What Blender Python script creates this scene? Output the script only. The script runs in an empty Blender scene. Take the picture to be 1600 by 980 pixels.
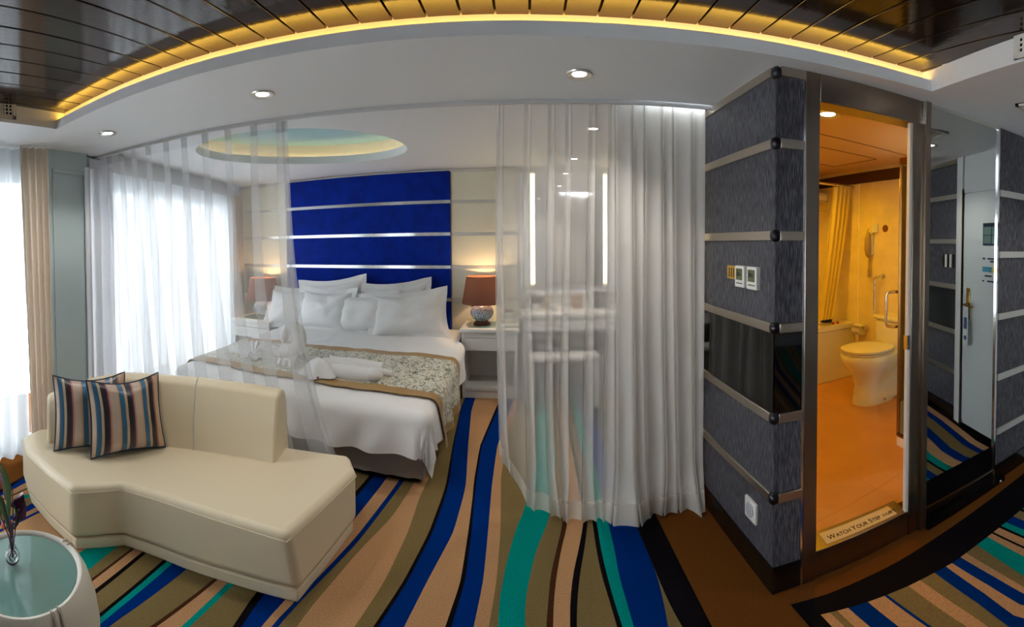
import bpy, bmesh, math, random
from math import sin, cos, pi, radians, hypot, sqrt, atan2
from mathutils import Vector, Matrix, noise

random.seed(7)
scene = bpy.context.scene
col = scene.collection

# ------------------------------------------------------------------ camera
# The photograph is a wide cylindrical view (about 138 degrees across).
FPX, CXP, CYP = 663.0, 813.5, 393.7
EYE = 1.45
cam_d = bpy.data.cameras.new('camera')
cam = bpy.data.objects.new('camera', cam_d)
col.objects.link(cam)
cam.location = (0, 0, EYE)
cam_right = Vector((0.99990, 0.01287, -0.00600)).normalized()
cam_fwd = Vector((-0.01300, 0.99970, -0.02100)).normalized()
cam_up = cam_right.cross(cam_fwd).normalized()
cam_right = cam_fwd.cross(cam_up).normalized()
cam.rotation_euler = Matrix((cam_right, cam_up, -cam_fwd)).transposed().to_euler()
cam_d.type = 'PANO'
cam_d.panorama_type = 'CENTRAL_CYLINDRICAL'
cam_d.central_cylindrical_range_u_min = -CXP / FPX
cam_d.central_cylindrical_range_u_max = (1600 - CXP) / FPX
cam_d.central_cylindrical_range_v_min = -(980 - CYP) / FPX
cam_d.central_cylindrical_range_v_max = CYP / FPX
cam_d.central_cylindrical_radius = 1.0
cam_d.lens = 12.0
cam_d.clip_start = 0.02
scene.camera = cam

# ------------------------------------------------------------------ world
world = bpy.data.worlds.new('world')
scene.world = world
world.use_nodes = True
wn = world.node_tree.nodes
bg = wn['Background']
bg.inputs['Color'].default_value = (0.88, 0.95, 1.0, 1)
bg.inputs['Strength'].default_value = 8.0

# ------------------------------------------------------------------ exposure
vs = scene.view_settings
vs.view_transform = 'Standard'
vs.look = 'None'
vs.gamma = 1.0
vs.use_curve_mapping = False
vs.exposure = 0.32

H = 2.165          # soffit height
HB = 2.225         # bedroom ceiling height
YH = 4.35          # head wall
XS = 0.957         # striped side wall
SUN_WHITE = (0.97, 0.98, 1.0)
WARM = (1.0, 0.52, 0.13)
AMBER = (1.0, 0.42, 0.05)


def portal(name, loc, rot, sx, sy):
    d = bpy.data.lights.new(name, 'AREA')
    d.shape = 'RECTANGLE'
    d.size, d.size_y = sx, sy
    d.cycles.is_portal = True
    o = bpy.data.objects.new(name, d)
    o.location = loc
    o.rotation_euler = rot
    col.objects.link(o)
    return o


# daylight enters through the two windows of the left wall
portal('window_portal_living', (-2.93, -0.45, 1.1), (0, radians(-90), 0), 2.1, 3.2)
WB_A, WB_B = Vector((-2.80, 1.66)), Vector((-3.47, 4.35))       # bedroom window wall, in plan
wb_ang = atan2(WB_B.y - WB_A.y, WB_B.x - WB_A.x)
_m = (WB_A + WB_B) / 2
portal('window_portal_bed', (_m.x - 0.12, _m.y - 0.03, 1.1), (0, radians(-90), wb_ang - pi / 2), 2.0, 2.6)

# ------------------------------------------------------------------ materials
MATS = {}


def srgb(r, g, b):
    f = lambda c: c / 12.92 if c <= 0.04045 else ((c + 0.055) / 1.055) ** 2.4
    return (f(r / 255), f(g / 255), f(b / 255), 1)


def M(name, color=(0.8, 0.8, 0.8, 1), rough=0.5, metal=0.0, spec=0.5, bump=0.0, bscale=200.0, vary=0.0, vscale=8.0,
      stretch=(1, 1, 1), emit=None, estr=0.0, trans=0.0, coat=0.0, sheen=0.0, ior=1.45):
    if name in MATS:
        return MATS[name]
    m = bpy.data.materials.new(name)
    m.use_nodes = True
    nt = m.node_tree
    b = nt.nodes['Principled BSDF']
    b.inputs['Base Color'].default_value = color
    b.inputs['Roughness'].default_value = rough
    b.inputs['Metallic'].default_value = metal
    b.inputs['Specular IOR Level'].default_value = spec
    b.inputs['Transmission Weight'].default_value = trans
    b.inputs['Coat Weight'].default_value = coat
    b.inputs['Sheen Weight'].default_value = sheen
    b.inputs['IOR'].default_value = ior
    if emit is not None:
        b.inputs['Emission Color'].default_value = emit
        b.inputs['Emission Strength'].default_value = estr
    if bump or vary:
        tc = nt.nodes.new('ShaderNodeTexCoord')
        mp = nt.nodes.new('ShaderNodeMapping')
        mp.inputs['Scale'].default_value = stretch
        nt.links.new(tc.outputs['Object'], mp.inputs['Vector'])
        if bump:
            n = nt.nodes.new('ShaderNodeTexNoise')
            n.inputs['Scale'].default_value = bscale
            n.inputs['Detail'].default_value = 3
            nt.links.new(mp.outputs['Vector'], n.inputs['Vector'])
            bm_ = nt.nodes.new('ShaderNodeBump')
            bm_.inputs['Strength'].default_value = bump
            bm_.inputs['Distance'].default_value = 0.004
            nt.links.new(n.outputs['Fac'], bm_.inputs['Height'])
            nt.links.new(bm_.outputs['Normal'], b.inputs['Normal'])
        if vary:
            n2 = nt.nodes.new('ShaderNodeTexNoise')
            n2.inputs['Scale'].default_value = vscale
            n2.inputs['Detail'].default_value = 5
            nt.links.new(mp.outputs['Vector'], n2.inputs['Vector'])
            mr = nt.nodes.new('ShaderNodeMapRange')
            mr.inputs['From Min'].default_value = 0.3
            mr.inputs['From Max'].default_value = 0.7
            mr.inputs['To Min'].default_value = 1 - vary
            mr.inputs['To Max'].default_value = 1 + vary
            nt.links.new(n2.outputs['Fac'], mr.inputs['Value'])
            mx = nt.nodes.new('ShaderNodeVectorMath')
            mx.operation = 'SCALE'
            mx.inputs[0].default_value = color[:3]
            nt.links.new(mr.outputs['Result'], mx.inputs['Scale'])
            nt.links.new(mx.outputs['Vector'], b.inputs['Base Color'])
    MATS[name] = m
    return m


def fabric_sheer(name, color, fac, tl=0.6):
    """thin woven cloth: part see-through, part diffuse, part translucent"""
    m = bpy.data.materials.new(name)
    m.use_nodes = True
    nt = m.node_tree
    nt.nodes.clear()
    out = nt.nodes.new('ShaderNodeOutputMaterial')
    tr = nt.nodes.new('ShaderNodeBsdfTransparent')
    df = nt.nodes.new('ShaderNodeBsdfDiffuse')
    tlb = nt.nodes.new('ShaderNodeBsdfTranslucent')
    df.inputs['Color'].default_value = color
    tlb.inputs['Color'].default_value = color
    m1 = nt.nodes.new('ShaderNodeMixShader')
    m1.inputs[0].default_value = tl
    nt.links.new(df.outputs[0], m1.inputs[1])
    nt.links.new(tlb.outputs[0], m1.inputs[2])
    m2 = nt.nodes.new('ShaderNodeMixShader')
    m2.inputs[0].default_value = fac
    nt.links.new(tr.outputs[0], m2.inputs[1])
    nt.links.new(m1.outputs[0], m2.inputs[2])
    nt.links.new(m2.outputs[0], out.inputs[0])
    MATS[name] = m
    return m


def ramp_material(name, stops, axis, rough=0.5, scale=1.0, coord='UV', noise_amt=0.0, sheen=0.0, spec=0.5):
    """stripes across one coordinate"""
    m = bpy.data.materials.new(name)
    m.use_nodes = True
    nt = m.node_tree
    b = nt.nodes['Principled BSDF']
    b.inputs['Roughness'].default_value = rough
    b.inputs['Sheen Weight'].default_value = sheen
    b.inputs['Specular IOR Level'].default_value = spec
    tc = nt.nodes.new('ShaderNodeTexCoord')
    sp = nt.nodes.new('ShaderNodeSeparateXYZ')
    nt.links.new(tc.outputs[coord], sp.inputs[0])
    r = nt.nodes.new('ShaderNodeValToRGB')
    r.color_ramp.interpolation = 'CONSTANT'
    el = r.color_ramp.elements
    while len(el) > 1:
        el.remove(el[-1])
    el[0].position = stops[0][0]
    el[0].color = stops[0][1]
    for p, c in stops[1:]:
        e = el.new(p)
        e.color = c
    nt.links.new(sp.outputs[axis], r.inputs[0])
    nt.links.new(r.outputs[0], b.inputs['Base Color'])
    MATS[name] = m
    return m


white_paint = M('white_paint', srgb(214, 217, 220), 0.55)
ceil_paint = M('ceiling_paint', srgb(232, 235, 238), 0.6)
cream = M('cream_leather_panel', srgb(226, 222, 202), 0.5, bump=0.05, bscale=300)
steel = M('brushed_steel', srgb(196, 186, 172), 0.32, metal=1.0, bump=0.03, bscale=90, stretch=(1, 1, 14))
frame_steel = M('frame_steel', srgb(150, 138, 126), 0.3, metal=1.0, bump=0.03, bscale=90, stretch=(1, 1, 14))
chrome = M('bright_chrome', srgb(225, 225, 228), 0.12, metal=1.0)
satin_strip = M('satin_aluminium', srgb(216, 212, 205), 0.3, metal=0.85)
black_cap = M('black_plastic', srgb(24, 20, 26), 0.35)
black_glass = M('black_glass', srgb(7, 7, 9), 0.04, spec=0.8)
black_board = M('black_lacquer', srgb(18, 16, 16), 0.2)
velvet = M('blue_velvet', srgb(0, 38, 146), 0.8, sheen=0.15, spec=0.1, vary=0.22, vscale=9, bump=0.15, bscale=500)
plank_mat = M('gloss_dark_plank', srgb(44, 28, 18), 0.11, spec=0.7, bump=0.12, bscale=9, vary=0.25, vscale=3, stretch=(6, 1, 1))
groove = M('plank_groove', srgb(12, 9, 8), 0.8)
leather = M('cream_leather', srgb(232, 217, 186), 0.38, bump=0.06, bscale=420)
leather_pale = M('pale_leather', srgb(214, 209, 196), 0.4, bump=0.06, bscale=420)
linen = M('white_linen', srgb(232, 230, 228), 0.85, bump=0.04, bscale=700)
skirt_mat = M('grey_valance', srgb(150, 140, 134), 0.85, bump=0.1, bscale=500)
gold_satin = M('gold_satin', srgb(160, 122, 58), 0.5, sheen=0.3)
white_gloss = M('white_lacquer', srgb(224, 222, 216), 0.28)
grey_wall_panel = M('grey_panel_paint', srgb(188, 206, 210), 0.45)
dark_wood = M('dark_wood', srgb(74, 42, 24), 0.35)
shade_mat = M('brown_lamp_shade', srgb(122, 66, 44), 0.8, emit=srgb(150, 60, 25), estr=0.0)
lamp_wood = M('lamp_base_wood', srgb(92, 44, 26), 0.35)
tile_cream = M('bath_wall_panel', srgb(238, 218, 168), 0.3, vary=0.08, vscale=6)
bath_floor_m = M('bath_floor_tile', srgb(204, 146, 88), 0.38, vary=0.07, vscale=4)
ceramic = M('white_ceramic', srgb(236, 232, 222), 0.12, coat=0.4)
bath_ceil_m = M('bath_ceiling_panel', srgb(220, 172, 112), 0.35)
yellow_cloth = fabric_sheer('yellow_shower_cloth', srgb(246, 230, 146), 0.93, 0.45)
sheer_a = fabric_sheer('white_sheer', srgb(246, 246, 246), 0.26, 0.5)
sheer_b = fabric_sheer('white_sheer_dense', srgb(252, 250, 246), 0.42, 0.28)
sheer_c = fabric_sheer('white_sheer_single', srgb(250, 248, 244), 0.38, 0.35)
sheer_hem = fabric_sheer('sheer_hem', srgb(240, 236, 230), 0.80, 0.5)
sheer_head = fabric_sheer('sheer_heading_tape', srgb(200, 202, 204), 0.35, 0.5)
sheer_win = fabric_sheer('window_sheer', srgb(228, 232, 236), 0.94, 0.42)
drape_mat = fabric_sheer('beige_drape', srgb(208, 192, 174), 1.0, 0.35)
glass = M('clear_glass', (1, 1, 1, 1), 0.0, trans=1.0, ior=1.45)
glass_green = M('frosted_green_glass', srgb(112, 148, 140), 0.06, spec=0.6)
mirror_m = M('mirror', (0.62, 0.64, 0.62, 1), 0.02, metal=1.0)
mirror_clear = M('vanity_mirror', (0.85, 0.85, 0.85, 1), 0.02, metal=1.0)
led_amber = M('led_amber', (0, 0, 0, 1), 0.5, emit=(1.0, 0.53, 0.075, 1), estr=15)
led_ring = M('led_warm', (0, 0, 0, 1), 0.5, emit=(1.0, 0.74, 0.36, 1), estr=5)
led_vanity = M('led_vanity', (0, 0, 0, 1), 0.5, emit=(1.0, 0.80, 0.42, 1), estr=4.5)
bulb_white = M('bulb_white', (0, 0, 0, 1), 0.5, emit=(1.0, 0.95, 0.88, 1), estr=10)
bulb_warm = M('bulb_warm', (0, 0, 0, 1), 0.5, emit=(1.0, 0.86, 0.6, 1), estr=10)


def wallpaper(name, c0, c1, k=1.0):
    """slate wallpaper with fine vertical streaks"""
    m = bpy.data.materials.new(name)
    m.use_nodes = True
    nt = m.node_tree
    b = nt.nodes['Principled BSDF']
    b.inputs['Roughness'].default_value = 0.5
    tc = nt.nodes.new('ShaderNodeTexCoord')
    mp = nt.nodes.new('ShaderNodeMapping')
    mp.inputs['Scale'].default_value = (230 * k, 230 * k, 16 * k)
    nt.links.new(tc.outputs['Object'], mp.inputs[0])
    n = nt.nodes.new('ShaderNodeTexNoise')
    n.inputs['Scale'].default_value = 1.0
    n.inputs['Detail'].default_value = 4
    nt.links.new(mp.outputs[0], n.inputs['Vector'])
    r = nt.nodes.new('ShaderNodeValToRGB')
    r.color_ramp.elements[0].position = 0.42
    r.color_ramp.elements[0].color = c0
    r.color_ramp.elements[1].position = 0.80
    r.color_ramp.elements[1].color = c1
    nt.links.new(n.outputs['Fac'], r.inputs[0])
    nt.links.new(r.outputs[0], b.inputs['Base Color'])
    bp = nt.nodes.new('ShaderNodeBump')
    bp.inputs['Strength'].default_value = 0.35
    bp.inputs['Distance'].default_value = 0.003
    nt.links.new(n.outputs['Fac'], bp.inputs['Height'])
    nt.links.new(bp.outputs[0], b.inputs['Normal'])
    MATS[name] = m
    return m


slate_paper = wallpaper('slate_wallpaper', srgb(42, 42, 49), srgb(128, 128, 138), 1.3)


def carpet(name, c):
    m = M(name, c, 0.95, spec=0.02, bump=0.6, bscale=420, vary=0.18, vscale=160)
    return m


C_BLUE = carpet('carpet_blue', srgb(0, 44, 118))
C_TEAL = carpet('carpet_teal', srgb(0, 140, 130))
C_TAN = carpet('carpet_tan', srgb(186, 142, 102))
C_OLIVE = carpet('carpet_olive', srgb(126, 108, 70))
C_BLACK = carpet('carpet_black', srgb(20, 18, 22))
C_BROWN = carpet('carpet_brown', srgb(108, 64, 26))
C_DBROWN = carpet('carpet_dark_brown', srgb(70, 42, 26))


# ------------------------------------------------------------------ mesh helpers
class MB:
    """collects faces in world space, builds one mesh object"""

    def __init__(s):
        s.v, s.f, s.mi, s.uv = [], [], [], {}

    def vert(s, p):
        s.v.append(tuple(p))
        return len(s.v) - 1

    def face(s, idx, mi=0):
        s.f.append(tuple(idx))
        s.mi.append(mi)

    def poly(s, pts, mi=0):
        s.face([s.vert(p) for p in pts], mi)

    def box(s, a, b, mi=0, T=None):
        x0, y0, z0 = a
        x1, y1, z1 = b
        P = [(x0, y0, z0), (x1, y0, z0), (x1, y1, z0), (x0, y1, z0), (x0, y0, z1), (x1, y0, z1), (x1, y1, z1), (x0, y1, z1)]
        if T:
            P = [T(*p) for p in P]
        i = [s.vert(p) for p in P]
        for q in ((0, 3, 2, 1), (4, 5, 6, 7), (0, 1, 5, 4), (1, 2, 6, 5), (2, 3, 7, 6), (3, 0, 4, 7)):
            s.face([i[k] for k in q], mi)
        return s

    def prism(s, pts, z0, z1, mi=0, inset=0.0):
        """vertical prism over a plan polygon (counter-clockwise)"""
        n = len(pts)
        cx = sum(p[0] for p in pts) / n
        cy = sum(p[1] for p in pts) / n
        lo = [s.vert((cx + (p[0] - cx) * (1 - inset), cy + (p[1] - cy) * (1 - inset), z0)) for p in pts]
        hi = [s.vert((p[0], p[1], z1)) for p in pts]
        for k in range(n):
            s.face((lo[k], lo[(k + 1) % n], hi[(k + 1) % n], hi[k]), mi)
        s.face(hi, mi)
        s.face(lo[::-1], mi)
        return s

    def tube(s, pts, r, n=8, mi=0, caps=True, closed=False):
        pts = [Vector(p) for p in pts]
        m = len(pts)
        rr = r if isinstance(r, (list, tuple)) else [r] * m
        rings = []
        up = Vector((0, 0, 1))
        prev = None
        for i, p in enumerate(pts):
            if closed:
                d = pts[(i + 1) % m] - pts[i - 1]
            else:
                d = pts[min(i + 1, m - 1)] - pts[max(i - 1, 0)]
            if d.length < 1e-9:
                d = Vector((0, 0, 1))
            d.normalize()
            if prev is None:
                a = up if abs(d.z) < 0.9 else Vector((1, 0, 0))
                x = d.cross(a).normalized()
            else:
                x = (prev - d * prev.dot(d))
                x = x.normalized() if x.length > 1e-6 else d.orthogonal().normalized()
            prev = x
            y = d.cross(x)
            rings.append([s.vert(p + (x * cos(2 * pi * k / n) + y * sin(2 * pi * k / n)) * rr[i]) for k in range(n)])
        for i in range(m if closed else m - 1):
            A, B = rings[i], rings[(i + 1) % m]
            for k in range(n):
                s.face((A[k], A[(k + 1) % n], B[(k + 1) % n], B[k]), mi)
        if caps and not closed:
            s.face(rings[0][::-1], mi)
            s.face(rings[-1], mi)
        return s

    def lathe(s, c, prof, n=32, mi=0, sx=1.0, sy=1.0, rot=0.0):
        """prof: (radius, z) from bottom to top about the vertical axis at c"""
        rings = []
        for r, z in prof:
            if r < 1e-6:
                rings.append([s.vert((c[0], c[1], c[2] + z))])
            else:
                ring = []
                for k in range(n):
                    a = 2 * pi * k / n
                    x, y = r * sx * cos(a), r * sy * sin(a)
                    ring.append(s.vert((c[0] + x * cos(rot) - y * sin(rot), c[1] + x * sin(rot) + y * cos(rot), c[2] + z)))
                rings.append(ring)
        for A, B in zip(rings, rings[1:]):
            if len(A) == 1 and len(B) == 1:
                continue
            for k in range(n):
                k2 = (k + 1) % n
                if len(A) == 1:
                    s.face((A[0], B[k2], B[k]), mi)
                elif len(B) == 1:
                    s.face((A[k], A[k2], B[0]), mi)
                else:
                    s.face((A[k], A[k2], B[k2], B[k]), mi)
        return s

    def grid(s, fn, nu, nv, mi=0, wrap_u=False):
        ids = [[s.vert(fn(i / nu, j / nv)) for i in range(nu if wrap_u else nu + 1)] for j in range(nv + 1)]
        w = len(ids[0])
        for j in range(nv):
            for i in range(nu):
                i2 = (i + 1) % w
                m_ = mi(i / nu, j / nv) if callable(mi) else mi
                s.face((ids[j][i], ids[j][i2], ids[j + 1][i2], ids[j + 1][i]), m_)
        s._gridn = (nu, nv)
        return s

    def build(s, name, mat, parent=None, smooth=False, bevel=0.0, segs=2, uvfn=None, angle=40, sub=0):
        me = bpy.data.meshes.new(name)
        me.from_pydata(s.v, [], s.f)
        mats = mat if isinstance(mat, (list, tuple)) else [mat]
        for m_ in mats:
            me.materials.append(m_)
        if len(mats) > 1:
            for p, k in zip(me.polygons, s.mi):
                p.material_index = k
        if uvfn:
            uvl = me.uv_layers.new(name='UVMap')
            for l in me.loops:
                uvl.data[l.index].uv = uvfn(l.vertex_index, Vector(s.v[l.vertex_index]))
        bm = bmesh.new()
        bm.from_mesh(me)
        bmesh.ops.recalc_face_normals(bm, faces=bm.faces[:])
        bm.to_mesh(me)
        bm.free()
        if smooth or bevel:
            for p in me.polygons:
                p.use_smooth = True
            try:
                me.set_sharp_from_angle(angle=radians(angle if not bevel else 40))
            except Exception:
                pass
        me.update()
        o = bpy.data.objects.new(name, me)
        col.objects.link(o)
        if bevel:
            bv = o.modifiers.new('bevel', 'BEVEL')
            bv.width = bevel
            bv.segments = segs
            bv.limit_method = 'ANGLE'
            bv.angle_limit = radians(35)
            bv.harden_normals = False
        if sub:
            sb = o.modifiers.new('subdivision', 'SUBSURF')
            sb.levels = sub
            sb.render_levels = sub
        if parent is not None:
            attach(o, parent)
        return o


PARENT_INV = {}


def attach(o, parent):
    o.parent = parent
    o.matrix_parent_inverse = PARENT_INV.get(parent.name, Matrix.Identity(4))


def tag(o, label=None, cat=None, group=None, kind=None):
    if label:
        o['label'] = label
    if cat:
        o['category'] = cat
    if group:
        o['group'] = group
    if kind:
        o['kind'] = kind
    return o


def thing(name, label, cat, loc=(0, 0, 0), group=None):
    o = bpy.data.objects.new(name, None)
    col.objects.link(o)
    o.location = loc
    o.empty_display_size = 0.05
    PARENT_INV[o.name] = Matrix.Translation(Vector(loc)).inverted()
    return tag(o, label, cat, group)


def struct(name, label=None, loc=(0, 0, 0)):
    o = bpy.data.objects.new(name, None)
    col.objects.link(o)
    o.location = loc
    PARENT_INV[o.name] = Matrix.Translation(Vector(loc)).inverted()
    return tag(o, label, None, None, 'structure')


def box(name, a, b, mat, parent=None, bevel=0.0, T=None, segs=2):
    return MB().box(a, b, T=T).build(name, mat, parent, bevel=bevel, segs=segs)


def lerp(a, b, t):
    return a + (b - a) * t


def interp(pts, x):
    """piecewise-linear then eased value through (x, y) knots"""
    if x <= pts[0][0]:
        return pts[0][1]
    for (x0, y0), (x1, y1) in zip(pts, pts[1:]):
        if x <= x1:
            return lerp(y0, y1, (x - x0) / (x1 - x0))
    return pts[-1][1]


def cr(pts, n=8, closed=False):
    """Catmull-Rom curve through points"""
    P = [Vector(p) for p in pts]
    m = len(P)
    out = []
    rng = range(m) if closed else range(m - 1)
    for i in rng:
        p1, p2 = P[i], P[(i + 1) % m]
        p0 = P[i - 1] if (closed or i > 0) else p1 * 2 - p2
        p3 = P[(i + 2) % m] if (closed or i + 2 < m) else p2 * 2 - p1
        for k in range(n):
            t = k / n
            out.append(0.5 * ((2 * p1) + (-p0 + p2) * t + (2 * p0 - 5 * p1 + 4 * p2 - p3) * t * t + (-p0 + 3 * p1 - 3 * p2 + p3) * t ** 3))
    if not closed:
        out.append(P[-1])
    return out


def copy_tree(o, loc=None, rz=None, parent=None, label=None):
    c = o.copy()
    col.objects.link(c)
    if parent is not None:
        c.parent = parent
        c.matrix_parent_inverse = o.matrix_parent_inverse
    if loc is not None:
        c.location = loc
    if rz is not None:
        c.rotation_euler.z = rz
    if label:
        c['label'] = label
    for ch in o.children:
        copy_tree(ch, parent=c)
    return c


# bathroom front wall: local frame s (along), d (into the bathroom), z
BA = 0.206
BT = Vector((cos(BA), -sin(BA), 0))
BN = Vector((sin(BA), cos(BA), 0))
BP = Vector((XS, 1.44, 0))


def B(s, d, z):
    return BP + BT * s + BN * d + Vector((0, 0, z))


# window wall of the bedroom: local frame s (towards the head wall), d (into the room)
WT = Vector((WB_B.x - WB_A.x, WB_B.y - WB_A.y, 0))
WL = WT.length
WT.normalize()
WN = Vector((WT.y, -WT.x, 0))


def Wb(s, d, z):
    return Vector((WB_A.x, WB_A.y, 0)) + WT * s + WN * d + Vector((0, 0, z))

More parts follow.
